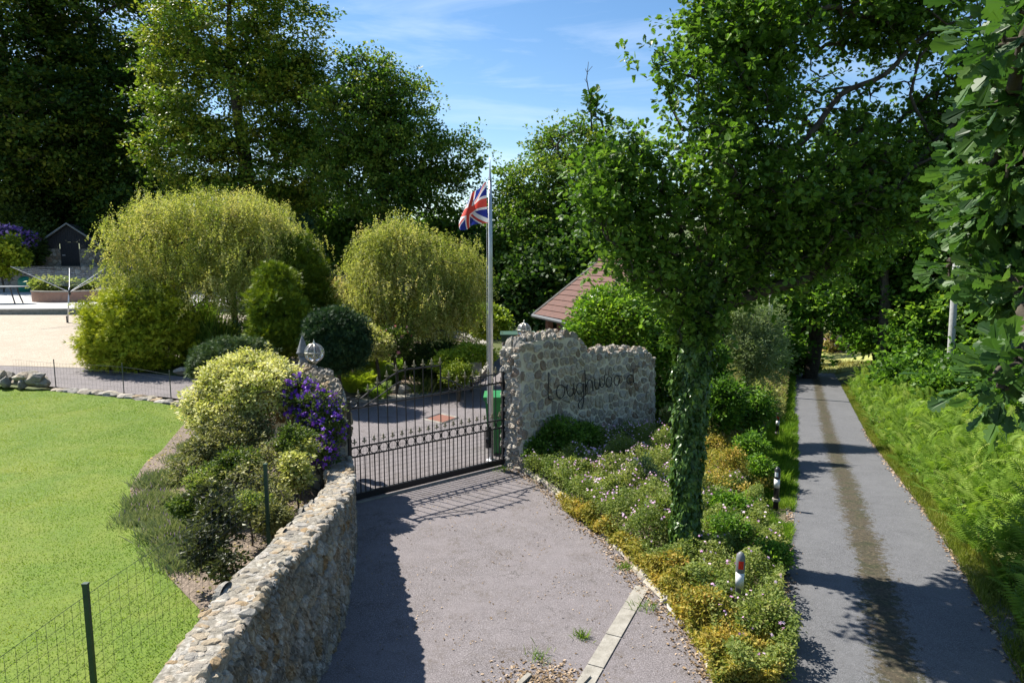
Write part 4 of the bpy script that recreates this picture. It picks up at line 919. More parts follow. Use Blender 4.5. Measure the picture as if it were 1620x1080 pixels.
m = MB(); m.add([Q(.4, .5, ez), Q(.4, GD / 2 + .75, ez), Q(.4, GD / 2, ez + rise - .2), Q(.5, .5, ez), Q(.5, GD / 2 + .75, ez), Q(.5, GD / 2, ez + rise - .2)], [(0, 1, 2), (5, 4, 3), (0, 3, 4, 1), (1, 4, 5, 2), (2, 5, 3, 0)]); m.build('gable', M['brickplain'], gar)
# oil tank behind the lantern
p = at(817, 545, 24.0); t = thing('oil_tank', (p[0], p[1], 0), 'dark green box-shaped tank under the trees left of the garage', 'tank')
m = MB(); zz = at(817, 530, 24)[2]; m.prism([(p[0] - .5, p[1] - .35), (p[0] + .6, p[1] - .3), (p[0] + .6, p[1] + .6), (p[0] - .5, p[1] + .55)], 0, zz); m.build('tank_body', M['greenmetal'], t)
m = MB(); m.box((p[0] + .05, p[1] + .12, zz + .04), (1.25, 1.1, .06)); m.build('lid', M['greenmetal'], t)
# ================================================================== SHED AND PATIO
gl0 = 3.1
sp0 = at(113, 428, 51.5); sp0[2] = 3.05; t = thing('shed', sp0, 'small black gabled shed on low stone walls under the trees', 'shed')
wd = np.array([.95, .31, 0]); bk = np.array([-.31, .95, 0]); S_ = lambda a, d, z: sp0 + wd * a + bk * d + np.array([0, 0, z])
hw = 2.25; hwall = 1.45; apex = 3.3; heave = 1.6
m = MB(); m.frame(S_(-hw, 0, -.5), wd * (hw - .62), bk * 4.2, (0, 0, hwall + .5)); m.frame(S_(.62, 0, -.5), wd * (hw - .62), bk * 4.2, (0, 0, hwall + .5)); m.build('stone_base', M['mortar_dark'], t)
m = MB(); 
def f1(u, v, w_): return tuple(S_(-hw + u, -w_, v - .4))
def f2(u, v, w_): return tuple(S_(.62 + u, -w_, v - .4))
stones(m, hw - .62, hwall + .38, f1, .26, .03, .04); m.build('stonework', M['stone'], t); m = MB(); stones(m, hw - .62, hwall + .38, f2, .26, .03, .04); m.build('stonework', M['stone'], t)
m = MB(); x = -hw
while x < hw - .01:
    zt1 = apex - .08 - (apex - heave) * abs(x + .07) / hw; zb1 = hwall if abs(x + .07) > .62 else 1.95
    if zt1 > zb1: m.frame(S_(x + .008, -.02, zb1), wd * .13, bk * .05, (0, 0, zt1 - zb1))
    x += .146
m.build('gable_boards', M['blackwood'], t)
m = MB(); m.frame(S_(-.6, .01, -.3), wd * 1.2, bk * .05, (0, 0, 2.24))
for k in range(8): m.frame(S_(-.6 + k * .15 + .01, -.015, -.2), wd * .13, bk * .024, (0, 0, 2.1))
dd = m.build('door', M['blackwood'], t); m = MB(); m.frame(S_(-.5, -.05, .95), wd * .2, bk * .03, (0, 0, .05)); m.build('handle', M['steel'], dd)
m = MB()
for sg in (-1, 1):
    a = S_(0, -.3, apex + .02); b = S_(0, 4.5, apex + .02); c = S_(sg * (hw + .35), 4.5, heave - .22); d = S_(sg * (hw + .35), -.3, heave - .22); n = np.cross(b - a, d - a); slab(a, b, c, d, .06)
rf = m.build('roof', M['slate'], t); m = MB(); m.tube([S_(-hw - .35, -.33, heave - .25), S_(0, -.33, apex), S_(hw + .35, -.33, heave - .25)], .07, 4); m.build('bargeboard', M['polewood'], rf)
patio = [(-60, 32.2), (-24.5, 32.2), (-20.5, 32.6), (-16, 33.4), (-13, 34.5), (-13, 49.4), (-60, 49.4)]
m = MB(); m.prism(patio, .9, 1.58); o = m.build('patio', M['paving']); tag(o, kind='structure')
m = MB(); m.prism([(-60, 32.05), (-24.5, 32.05), (-20.5, 32.45), (-16, 33.25), (-12.9, 34.3), (-12.9, 34.45), (-16, 33.4), (-20.5, 32.6), (-24.5, 32.2), (-60, 32.2)], .9, 1.555); o = m.build('patio_edge', M['concrete']); tag(o, 'low grey concrete retaining edge between gravel and raised patio', 'retaining edge')
wall_from([(-60, 49.6, 3.25), (-40, 49.6, 3.3), (-30, 49.6, 3.25), (-12, 49.6, 3.2)], .5, 'retaining_wall', 'old stone retaining wall behind the patio below the shed', 'stone wall', 1, .42, .03, .06, 'stone', 'mortar_dark', ends=(False, False), topcov=0)
pc = at(117, 470, 38.3); pc[2] = 1.58; t = thing('brick_planter', pc, 'round raised brick planter with pale coping on the patio', 'planter')
m = MB(); rr = 1.95; ns = 48; vs = [(pc[0] + rr * math.cos(2 * math.pi * k / ns), pc[1] + rr * math.sin(2 * math.pi * k / ns), z) for z in (1.58, 2.12) for k in range(ns)]
m.add(vs, [(k, (k + 1) % ns, ns + (k + 1) % ns, ns + k) for k in range(ns)]); o = m.build('brick_ring', M['brick'], t)
uv = o.data.uv_layers.new(name='UV')
for p_2 in o.data.polygons:
    for li, vi in zip(p_2.loop_indices, p_2.vertices): k = p_2.index + (1 if vi % ns != p_2.index else 0); uv.data[li].uv = (k * 2 * math.pi * rr / ns, 0 if vi < ns else .54)
m = MB(); m.lathe((pc[0], pc[1], 2.12), [(rr - .25, 0), (rr + .04, 0), (rr + .04, .06), (rr - .25, .06), (rr - .25, -.1)], 48); m.build('coping', M['concrete'], t)
m = MB(); m.lathe((pc[0], pc[1], 2.05), [(.01, .12), (1.0, .1), (rr - .26, .02)], 32); m.build('soil', M['soil'], t)
# table
tc_ = at(18, 478, 35.6); tc_[2] = 1.58; t = thing('patio_table', tc_, 'oval grey garden table with curved legs on the patio', 'table')
zt2 = at(10, 453, 35.6)[2]; m = MB(); pts = [(tc_[0] - .55 + 1.5 * math.cos(a), tc_[1] + .6 * math.sin(a)) for a in np.linspace(0, 2 * math.pi, 40)[:-1]]; m.prism(pts, zt2 - .03, zt2 + .01); m.build('table_top', M['greystone'], t)
for dx, dy in ((-1.45, -.3), (.45, -.3), (-1.35, .3), (.35, .3)):
    m = MB(); hh = zt2 - 1.58; m.tube(curve([(tc_[0] + dx * .78 - .12, tc_[1] + dy, zt2 - .02), (tc_[0] + dx * .85 - .1, tc_[1] + dy, 1.58 + hh * .6), (tc_[0] + dx, tc_[1] + dy * 1.2, 1.59)], .1), .035, 6); m.build('leg', M['tablewood'], t)
cb = at(40, 446, 46.5); cb[2] = 1.58; t = thing('compost_bin', cb, 'small turquoise plastic tub standing against the retaining wall', 'tub')
m = MB(); m.lathe(cb, [(.45, 0), (.42, .75), (.36, .92), (.2, 1.02), (.02, 1.05)], 20); m.build('tub_body', M['teal'], t, True); m = MB(); m.lathe(cb + (0, 0, .74), [(.45, 0), (.45, .04), (.42, .05)], 20); m.build('rim', M['teal'], t, True)
# rotary dryer
rb = G(107, 511); t = thing('rotary_dryer', rb, 'open rotary washing line with four metal arms on the gravel', 'washing line'); D_ = rb[1]
hub = at(110, 462, D_); m = MB(); m.tube([rb - (0, 0, .1), hub + (0, 0, .2)], .028, 10); m.build('pole', M['steel'], t, True)
m = MB(); m.tube([rb, rb + (0, 0, .32)], .045, 10); m.build('ground_socket', M['blackrub'], t)
m = MB(); m.lathe(hub - (0, 0, .12), [(.05, 0), (.05, .2), (.035, .22)], 10); m.build('hub', M['blackrub'], t)
tips = [at(31, 419, D_ - 1.0), at(134, 421, D_ + 1.2), at(212, 428, D_ + .6), at(60, 424, D_ + 1.9)]
tips[2] = hub + np.array([1.55, -1.2, .85]); tips[0] = hub + np.array([-2.1, -.5, 1.12]); tips[1] = hub + np.array([.75, 1.55, 1.02]); tips[3] = hub + np.array([-.95, 1.6, 1.0]); tips[2] = hub + np.array([1.9, -.7, .75])
for q_ in tips:
    m = MB(); m.tube([hub, q_], [.018, .012], 6); m.build('arm', M['steel'], t)
order = [0, 3, 1, 2]; m = MB()
for f in np.linspace(.3, .98, 9):
    pp = [hub + (tips[k] - hub) * f for k in order]; m.tube(pp + [pp[0]], .0035, 3, False)
m.build('line', M['lampwhite'], t)
# poles behind the lane, and post top in the oak
for (px, y0, y1, D_, r, lb) in ((1504, 455, 562, 28, .13, 'grey weathered telegraph pole rising from the bushes right of the lane'), (1219, 425, 500, 30, .09, 'slender grey pole half hidden behind the oak boughs')):
    p = at(px, y1, D_); q_ = at(px + 2, y0, D_); m = MB(); m.tube([(p[0], p[1], float(zt(p[0], p[1]))), (p[0], p[1], p[2]), (q_[0], q_[1], q_[2] + 4.5)], [r * 1.15, r * 1.05, r * .8], 10); tt_ = thing('utility_pole', (p[0], p[1], float(zt(p[0], p[1]))), lb, 'pole', 'poles behind the lane'); m.build('pole_shaft', M['polewood'], tt_, True)
    m = MB(); m.box((q_[0], q_[1] - r, q_[2] + 4.2), (1.0, .09, .09)); m.build('crossarm', M['polewood'], tt_)
# ================================================================== TREES
def gbase(px, D, py=None):
    x = (px - 810) / 1080 * D * .995; return np.array([x, D, float(zt(x, D)) - .05])
# far-left dark beeches
tree('beech_tree', 'huge dark beech at the far left edge, towering above the shed', 'tree', gbase(20, 58), [L(0, 60, 57, 110, 150, 110), L(60, 200, 55, 110, 90, 100), L(10, 270, 56, 90, 80, 80), L(-80, 150, 57, 120, 170, 100)], M['beech_shaded'],
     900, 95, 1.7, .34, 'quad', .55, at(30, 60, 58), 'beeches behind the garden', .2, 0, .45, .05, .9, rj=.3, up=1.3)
tree('beech_tree', 'dark layered beech right behind the shed roof', 'tree', gbase(170, 62), [L(150, 30, 61, 110, 120, 110), L(180, 170, 59, 110, 90, 90), L(140, 270, 58, 110, 70, 80), L(200, 300, 58, 80, 50, 70)], M['beech_shaded'],
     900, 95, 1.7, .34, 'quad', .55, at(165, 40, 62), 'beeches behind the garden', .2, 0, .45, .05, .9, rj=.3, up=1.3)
tree('beech_tree', 'sunlit yellow-green beech with tiered boughs above the golden willow', 'tree', gbase(385, 48), [L(350, 40, 47, 110, 90, 90), L(440, 60, 47, 70, 100, 70), L(370, 160, 46, 130, 90, 90), L(470, 170, 47, 60, 90, 60), L(400, 260, 46, 130, 70, 80), L(310, 250, 47, 80, 60, 60), L(480, 270, 48, 50, 60, 50), L(390, 320, 48, 110, 40, 60), L(280, 120, 49, 50, 110, 50)], M['beech'],
     1050, 100, 1.15, .23, 'quad', .45, at(385, 10, 48), 'beeches behind the garden', .26, 0, .45, .1, .95, rj=.35, up=1.2)
tree('oak_tree', 'broad oak with an open domed crown left of the flagpole', 'tree', gbase(598, 44), [L(585, 130, 44, 48, 45, 50), L(640, 170, 44, 45, 50, 50), L(560, 190, 43, 60, 60, 60), L(640, 235, 43, 70, 45, 60), L(715, 250, 44, 42, 42, 45), L(560, 270, 43, 75, 50, 60), L(680, 300, 44, 60, 35, 50), L(610, 310, 43, 70, 40, 60), L(520, 230, 45, 30, 80, 40), L(590, 200, 45, 60, 70, 50)], M['oak_far'],
     640, 100, .85, .20, 'quad', .42, at(600, 120, 44), None, .6, 0, .5, .1, .9)
tree('oak_tree', 'rounded oak behind the flag with a yellowish lit top', 'tree', gbase(880, 41), [L(905, 235, 42, 60, 40, 50), L(850, 300, 40, 60, 50, 50), L(920, 310, 40, 70, 60, 60), L(830, 380, 39, 60, 60, 60), L(900, 400, 39, 90, 60, 60), L(800, 350, 41, 30, 60, 40), L(970, 260, 43, 40, 60, 40), L(990, 350, 40, 40, 70, 50)], M['oak_far'],
     620, 100, .85, .19, 'quad', .4, at(890, 230, 41), None, .6, 0, .5, .1, .9)
# dark understorey closing the view under the crowns
def hedge(name, label, px, py, D, rx, ry, mat, n=260, per=55, cr=.7, leaf=.24, group=None, **k):
    return tree(name, label, 'shrub' if 'shrub' in name or 'bush' in name else 'tree', gbase(px, D), [L(px, py, D, rx, ry, rx * .7), L(px + rx * .4, py + ry * .35, D - 1, rx * .7, ry * .7, rx * .5), L(px - rx * .5, py + ry * .3, D - .5, rx * .6, ry * .7, rx * .5)], mat, n, per, cr, leaf, 'quad', k.pop('trunk_r', .15), at(px, py, D), group, .6, **k)
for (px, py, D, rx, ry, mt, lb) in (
    (100, 330, 60, 90, 45, 'beech_shaded', 'dark laurel thicket directly behind the shed roof'), (235, 350, 55, 90, 60, 'beech_shaded', 'dark yew mass behind the left of the golden willow'),
    (20, 345, 55, 45, 45, 'shrub', 'dark rhododendron bush at the left margin above the patio'), (330, 390, 50, 90, 60, 'beech_shaded', 'dark holly hidden behind the middle of the golden willow'),
    (440, 330, 54, 90, 40, 'oak_far', 'dark thicket closing the gap under the sunlit beech'), (520, 350, 53, 60, 45, 'beech_shaded', 'dark thicket between the beech and the domed oak'),
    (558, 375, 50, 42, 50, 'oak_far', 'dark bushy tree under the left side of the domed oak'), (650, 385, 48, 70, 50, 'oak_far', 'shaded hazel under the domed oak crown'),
    (730, 400, 44, 50, 70, 'oak_far', 'tall dark thicket immediately left of the flagpole'), (780, 440, 40, 55, 60, 'beech_shaded', 'dark laurel bush behind the base of the flagpole'),
    (870, 450, 36, 60, 60, 'beech_shaded', 'dark holly standing behind the garage corner'), (960, 430, 36, 60, 70, 'oak_far', 'leafy thicket behind the garage roof'),
    (700, 470, 38, 70, 50, 'beech_shaded', 'dark evergreen behind the weeping golden tree')):
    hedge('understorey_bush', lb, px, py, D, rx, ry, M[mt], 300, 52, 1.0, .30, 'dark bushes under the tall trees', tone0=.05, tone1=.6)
tree('fir_tree', 'small blue-green conifer with a pointed top behind the willow', 'tree', gbase(475, 40), [L(478, 350, 40, 10, 18, 10), L(476, 375, 40, 22, 20, 20), L(476, 400, 40, 32, 22, 26)], M['dark_conifer'], 150, 40, .45, .22, 'spray', .12, at(477, 340, 40))
# ---------------------------------------------------------------- golden willows
def weeping(name, label, base, lobes, mat, n, per, cr, leaf, trunk, tr_):
    return tree(name, label, 'tree', base, lobes, mat, n, per, cr, leaf, 'leaf', tr_, None, 'golden weeping trees', .7, .9, .62, .05, .9, trunk=trunk, rmin=.009, up=.1, rj=.7)
b = gbase(372, 23.3)
weeping('willow_tree', 'wide golden curly willow with a domed crown of fine hanging twigs', b, [L(305, 390, 23, 112, 72, 90), L(400, 400, 23, 90, 80, 90), L(222, 410, 22.5, 56, 75, 56), L(250, 355, 23.5, 50, 40, 50), L(330, 345, 23, 60, 38, 60), L(450, 420, 23, 55, 70, 55), L(300, 450, 21.8, 110, 45, 60), L(208, 470, 22.4, 42, 40, 40), L(410, 470, 21.8, 60, 40, 50), L(390, 360, 23, 60, 45, 50)],
        M['willow'], 620, 286, .36, .062, [b, at(373, 520, 23.3), at(368, 470, 23.3), at(350, 420, 23.2), at(320, 380, 23)], .11)
b = gbase(640, 22.4)
weeping('willow_tree', 'narrower golden weeping tree with trailing curtains left of the flagpole', b, [L(630, 400, 22.2, 50, 45, 50), L(670, 420, 22, 60, 50, 55), L(600, 440, 21.8, 50, 60, 50), L(720, 440, 22, 48, 55, 45), L(640, 480, 21.5, 90, 55, 60), L(570, 480, 22, 30, 50, 30), L(745, 470, 22, 28, 50, 30), L(700, 520, 21.6, 60, 40, 40), L(620, 375, 22.3, 35, 25, 30)],
        M['willow'], 440, 286, .36, .062, [b, at(642, 560, 22.4), at(640, 500, 22.3), at(650, 450, 22.2), at(645, 400, 22.1)], .10)
# ---------------------------------------------------------------- clipped conifers and shrubs of the garden
def bush(name, label, lobes, mat, n=260, per=60, cr=.13, leaf=.09, tmpl='spray', base=None, cat='shrub', group=None, **k):
    c = lobes[0][0]; base = base if base is not None else np.array([c[0], c[1], float(zt(c[0], c[1])) - .02])
    top = k.pop('top', np.array([c[0], c[1], c[2]])); a = dict(flat=.8, inner=.72, tone0=.2, tone1=.8, rmin=.01, up=.3, trunk_r=.05, rj=.45); a.update(k)
    return tree(name, label, cat, base, lobes, mat, n, per, cr, leaf, tmpl, a.pop('trunk_r'), top, group, **a)
bush('golden_conifer', 'large rounded golden conifer at the gravel edge under the willow', [L(222, 515, 21.6, 78, 62, 70), L(215, 545, 21.4, 72, 42, 66), L(235, 495, 21.9, 60, 45, 50), L(180, 545, 21.3, 38, 40, 40)], M['gold_conifer'], 560, 95, .22, .13, tip_tone=.45, inner=.8)
bush('golden_conifer', 'upright green-gold conifer cone left of the stone pier', [L(440, 505, 19.5, 40, 55, 36), L(438, 460, 19.8, 28, 40, 26), L(443, 535, 19.3, 42, 28, 36)], M['green_conifer'], 520, 60, .17, .13, droop=-.4)
bush('golden_conifer', 'tall feathery green conifer behind the willow flank', [L(478, 450, 22.5, 34, 60, 34), L(470, 410, 22.8, 26, 35, 26), L(490, 480, 22.3, 30, 40, 30)], M['green_conifer'], 520, 55, .22, .14, droop=-.3, tone0=.1, tone1=.6)
bush('round_conifer', 'dense dark green ball conifer right of the stone pier', [L(533, 535, 18.4, 48, 46, 44), L(535, 555, 18.2, 44, 30, 40)], M['dark_conifer'], 620, 70, .12, .10)
bush('juniper_bush', 'low spreading grey-green juniper by the drive edge', [L(362, 565, 17.6, 50, 26, 45), L(330, 582, 17.3, 26, 20, 26), L(395, 560, 17.8, 30, 20, 30)], M['juniper'], 420, 60, .12, .10)
bush('dwarf_conifer', 'dark dwarf conifer between willow trunk and green cone', [L(415, 525, 21, 26, 30, 26)], M['dark_conifer'], 160, 50, .16, .12)
def flowers(n, size, mat, nm='flowers', sel=None, push=.06):
    def f(t, P, d):
        k = np.arange(len(P)); 
        if sel is not None: k = k[sel(P, d)]
        k = rng.choice(k, n); Q = P[k] + d[k] * push + rng.normal(0, .03, (n, 3)); nn = norm(np.array([.35, -.75, .6]) + rdir(n) * .6)
        tag(leaves(nm, Q, rdir(n), nn, size * (.7 + .5 * rng.random(n)), 'flower', mat, t), kind='stuff')
    return f
def tuft(name, label, base, h, r, n, mat, w=1.0, tmpl='blade', lean=.45, cat='grass'):
    o = np.repeat(np.array(base)[None], n, 0) + np.c_[rng.normal(0, r, (n, 2)), np.zeros(n)]; a = rdir(n) * [1, 1, 0]
    U = np.array([0, 0, 1.]) + a * lean * rng.random((n, 1)) ** .5
    t = thing(name, base, label, cat)
    leaves('blades', o, U, a + rdir(n) * .4 + 1e-3, h * (.5 + .55 * rng.random(n)), tmpl, mat, t); return t
for px, py, h, r, n, mt, lb in ((338, 548, 1.5, .35, 900, 'fern', 'tall reedy grass clump beneath the willow, left of its trunk'), (355, 545, 1.1, .2, 300, 'lavender', 'blue-green iris clump at the foot of the willow'), (318, 512, 1.6, .2, 300, 'grass', 'thin upright grasses behind the reedy clump')):
    p = G(px, py + 18); tuft('grass_clump', lb, p, h, r, n, M[mt])
# rear shrubs between the willows and perennials of the island
bush('azalea_bush', 'pale pinkish shrub glimpsed between the two golden trees', [L(525, 470, 26, 22, 26, 22)], M['straw'], 130, 50, .25, .13, 'quad')
bush('heather_bush', 'yellow-green low shrub between conifer and weeping tree', [L(522, 505, 22.5, 28, 18, 24)], M['goldfern'], 150, 50, .2, .12, 'quad')
def fernclump(label, px, py, r, h, n, mat, name='fern'):
    p = G(px, py); t = thing(name, p, label, 'fern' if name == 'fern' else 'plant'); a = rng.random(n) * 2 * math.pi; rr = r * .45 * rng.random(n) ** .5
    P = p + np.c_[rr * np.cos(a), rr * np.sin(a), np.zeros(n)]; a2 = a + rng.normal(0, .5, n); tilt = .35 + .75 * rng.random(n)
    U = np.c_[np.cos(a2) * np.sin(tilt), np.sin(a2) * np.sin(tilt), np.cos(tilt)]; Nn = np.c_[-np.cos(a2) * np.cos(tilt), -np.sin(a2) * np.cos(tilt), np.sin(tilt)]
    leaves('fronds', P, U, Nn, h * (.6 + .5 * rng.random(n)), 'frond', mat, t, .25 + .6 * rng.random(n)); return t
for a in (('golden fern clump behind the arch of the gate, left', 585, 592, .7, .85, 75, 'goldfern'), ('lime fern clump immediately right of the stone pier', 568, 622, .7, .75, 70, 'goldfern'), ('bright green fern behind the middle of the gate', 650, 590, .8, .75, 70, 'fern'), ('low fern in front of the flat grey rock', 600, 632, .5, .5, 50, 'fern'), ('upright fern clump between rock and weeping tree', 665, 600, .6, .7, 60, 'fern'), ('yellowish fern in front of the weeping tree, right side', 700, 603, .6, .6, 60, 'goldfern'), ('green fern clump left of the weeping tree trunk', 618, 612, .6, .7, 60, 'fern')):
    fernclump(a[0], a[1], a[2], a[3], a[4], a[5], M[a[6]])
p = G(700, 612); tuft('day_lily', 'arching strap-leaved clump behind the gate peak', p, .8, .28, 260, M['goldfern'], lean=1.0, cat='plant')
p = G(672, 622); tuft('day_lily', 'smaller strap-leaved clump beside the rounded rock', p, .6, .2, 180, M['herb'], lean=1.0, cat='plant')
bush('potentilla_bush', 'yellow-flowered twiggy shrub right of the ball conifer', [L(597, 545, 19.5, 22, 24, 20), L(585, 528, 19.8, 12, 14, 12)], M['pale'], 120, 40, .13, .07, 'leaf')
bush('rose_bush', 'rose bush with coral pink blooms under the weeping tree', [L(625, 540, 20, 24, 24, 22)], M['shrub'], 120, 40, .15, .08, 'leaf',
     extra=flowers(60, .12, M['rose'], 'blooms'))
bush('hebe_bush', 'low golden-green shrub filling the tip of the island bed', [L(745, 563, 20.5, 32, 16, 28), L(715, 575, 20, 26, 16, 22)], M['goldfern'], 260, 55, .15, .09, 'leaf')
bush('hebe_bush', 'small green mound behind the peak of the gate', [L(725, 592, 19, 22, 16, 20)], M['green_conifer'], 110, 50, .12, .07, 'leaf')
bush('euonymus_bush', 'dark low shrub at the right foot of the weeping tree', [L(690, 570, 21, 45, 26, 34)], M['shrub'], 220, 55, .18, .10, 'leaf', tone0=0, tone1=.5)
bush('euonymus_bush', 'olive shrub in shade beyond the island bed, left of the oil tank', [L(770, 508, 27, 30, 22, 26)], M['goldfern'], 200, 50, .2, .13, 'quad', tone0=0, tone1=.5)
bush('rhododendron', 'rhododendron with purple flower heads left of the shed', [L(28, 392, 50, 36, 28, 30)], M['shrub'], 180, 60, .4, .24, 'leaf', tone0=.0, tone1=.6,
     extra=lambda t, P, d: (lambda q: tag(leaves('flower_heads', q + rng.normal(0, .13, q.shape) + (0, -.25, .2), rdir(len(q)), rdir(len(q)) + [0, -1, 0], .28, 'flower', M['mauve'], t), kind='stuff'))(np.repeat(P[(P[:, 2] > np.median(P[:, 2])) & (d[:, 1] < .3)], 9, 0)))
bush('golden_privet', 'yellow-green shrub at the left margin above the patio wall', [L(0, 405, 46, 32, 26, 26)], M['gold_conifer'], 160, 50, .4, .22, 'quad')
bush('courgette_plant', 'leafy green vegetable patch growing in the brick planter', [L(85, 450, 38, 28, 9, 22), L(125, 452, 38.2, 24, 6, 20)], M['herb'], 120, 20, .18, .2, 'broad', base=pc + (0, 0, .5), cat='plant')
# ---------------------------------------------------------------- bed by the garden wall
bush('spirea_bush', 'big cream-variegated shrub glowing in sun left of the stone pier', [L(375, 605, 11.8, 55, 40, 60), L(335, 640, 11.4, 42, 36, 45), L(410, 620, 11.2, 50, 40, 50), L(395, 585, 12.0, 50, 28, 50), L(350, 665, 11.0, 45, 34, 40), L(440, 600, 11.6, 30, 30, 34)], M['pale'], 1500, 34, .085, .062, 'leaf', inner=.55, tone0=.25, tone1=.95, trunk_r=.05, up=.8, rmin=.004)
bush('berberis_bush', 'olive leafy underside shrub below the cream shrub', [L(370, 690, 10.6, 60, 34, 50), L(330, 715, 10.2, 38, 24, 36)], M['bronze'], 380, 34, .09, .06, 'leaf', inner=.4, tone0=.2, tone1=.9, trunk_r=.015, rmin=.003)
bush('clematis', 'purple clematis smothered in flowers, spilling over the wall by the gate', [L(505, 650, 10.9, 34, 34, 24), L(520, 680, 10.7, 24, 34, 20), L(470, 625, 11.2, 34, 28, 26), L(508, 715, 10.4, 22, 24, 18), L(445, 610, 11.4, 18, 18, 18)], M['shrub'], 360, 34, .08, .055, 'leaf', inner=.5,
     extra=flowers(900, .078, M['purple'], push=.05, sel=lambda P, d: (d[:, 1] < .5) & (P[:, 0] > np.quantile(P[:, 0], .12))))
bush('photinia_bush', 'small lime-variegated shrub against the garden wall', [L(468, 745, 9.4, 24, 32, 20), L(480, 710, 9.8, 18, 18, 16)], M['pale'], 170, 26, .07, .06, 'leaf', inner=.3, tone0=.0, tone1=.7, trunk_r=.015, rmin=.003)
bush('spotted_laurel', 'sparse bronze-leaved shrub beside the second green fence post', [L(400, 760, 9.0, 48, 32, 36), L(440, 790, 8.6, 26, 26, 24)], M['bronze'], 130, 24, .09, .05, 'leaf', inner=.1, tone0=.2, tone1=.9, trunk_r=.015, rmin=.003)
bush('sambucus_bush', 'dark leafy shrub leaning over the low garden wall', [L(345, 820, 7.6, 40, 34, 30), L(330, 870, 7.2, 34, 40, 26), L(362, 895, 6.9, 22, 30, 20), L(335, 785, 8.0, 26, 22, 24)], M['bronze_dark'], 230, 26, .09, .062, 'leaf', inner=.15, tone0=.0, tone1=.8, trunk_r=.015, rmin=.003)
bush('creeping_plant', 'brownish trailing plant spreading low in front of the cream shrub', [L(300, 745, 9.6, 46, 22, 34), L(420, 720, 9.8, 50, 22, 34)], M['bronze'], 170, 26, .08, .045, 'leaf', inner=.1, trunk_r=.015, rmin=.003)
for lb, px, py, D_, rx, ry, mt in (('low green perennial between cream shrub and lavender', 330, 760, 9.3, 34, 22, 'herb'), ('olive perennial at the middle of the wall bed', 375, 735, 9.4, 36, 24, 'shrub'), ('bronze seedling shrub against the wall foot', 430, 820, 8.2, 22, 20, 'bronze'), ('leafy clump under the clematis', 470, 700, 9.9, 30, 26, 'shrub'), ('sprawling pale green plant near the second fence post', 395, 800, 8.4, 24, 18, 'herb'), ('low leafy mat behind the lavender row', 300, 800, 8.6, 24, 14, 'shrub')):
    bush('bed_plant', lb, [L(px, py, D_, rx, ry, rx * .8)], M[mt], 120, 27, .08, .05, 'leaf', inner=.3, cat='plant', trunk_r=.012, rmin=.003)
for (px, py, n, h, lb) in ((218, 812, 320, .26, 'pale lavender tuft on the inner lip of the lawn curve'), (300, 700, 300, .3, 'lavender tucked under the left skirt of the cream shrub'), (275, 860, 300, .28, 'thin lavender halfway to the leaning shrub'), (250, 755, 520, .38, 'silvery lavender mound at the back curve of the lawn edge'), (232, 790, 480, .36, 'silvery lavender mound at the leftmost bulge of the bed'), (262, 835, 480, .36, 'silvery lavender mound below the leftmost bulge'), (285, 720, 300, .3, 'grey lavender nearest the cream shrub'), (292, 880, 320, .32, 'small green-grey lavender near the dark leaning shrub'), (282, 805, 300, .3, 'lavender with a blue flower in the middle of the bed')):
    p = G(px + 8, py + 12); t = tuft('lavender', lb, p, h * .72, .15, n * 5, M['lavender'], lean=1.0, cat='plant', tmpl='blade')
    P = p + np.c_[rng.normal(0, .2, (20, 2)), h * .6 + .1 * rng.random(20)]; tag(leaves('flower_spikes', P, rdir(20) * .2 + [0, 0, 1], rdir(20), .045, 'narrow', M['mauve'], t), kind='stuff')
Pm = scatter(bed, 2600); Pz = np.c_[Pm, zt(Pm[:, 0], Pm[:, 1]) + .045]
tag(leaves('fallen_leaves', Pz, rdir(2600) * [1, 1, .25], np.array([0, 0, 1]) + rdir(2600) * .5, .035 * (.5 + rng.random(2600)), 'chip', M['straw'], None), 'dry bark and leaf litter strewn over the bed', 'leaf litter', kind='stuff')
# ================================================================== GROUND COVER (nobody could count it)
CLEAR = [np.array(b1.location), np.array(b2.location)]
def cover(name, label, poly, n, h, size, mat, tmpl='leaf', f=1.6, up=.7, rj=1.0, blade=False, amp=.6, seed=0, zoff=0, tone_f=.8):
    P = scatter(poly, n); wv = np.clip(wave(P[:, 0], P[:, 1], f, seed), 0, 1); hh = h * (1 - amp + amp * wv)
    for q_ in CLEAR: hh = np.where((np.abs(P[:, 0] - q_[0]) < .22) & (P[:, 1] > q_[1] - 1.0) & (P[:, 1] < q_[1] + .1), hh * .35, hh)
    z = zt(P[:, 0], P[:, 1]) + zoff
    if blade: zz = z; U = np.array([0, 0, 1.]) + rdir(n) * [1, 1, 0] * rj; Nn = rdir(n) * [1, 1, .2]; S = hh * (.6 + .6 * rng.random(n)) if size is None else size * (.5 + rng.random(n))
    else: zz = z + hh * rng.random(n) ** .45; U = rdir(n) * [1, 1, .6] + [0, 0, .25]; Nn = np.array([0, 0, up]) + rdir(n) * .7; S = size * (.6 + .8 * rng.random(n))
    tone = np.clip(wave(P[:, 0], P[:, 1], f * tone_f, seed + 5), 0, 1) * .55 + .5 * rng.random(n) - .05
    o = leaves(name, np.c_[P, zz], U, Nn, S, tmpl, mat, None, tone); return tag(o, label, name.replace('_', ' '), kind='stuff'), P, hh + z
# lawn blades (short) near the camera and thinner beyond
lw_ = [tuple(p) for p in lawn]; near = [p for p in lw_ if True]
cover('lawn_grass', 'short mown grass of the sunny lawn', lw_, 330000, .022, None, M['lawn'], 'tuft', .8, blade=True, amp=.3, rj=1.3, zoff=.031, tone_f=.75)
nearl = [tuple(G(*p)[:2]) for p in ((-60, 760), (210, 780), (240, 860), (320, 968), (250, 1040), (140, 1110), (-60, 1120))]
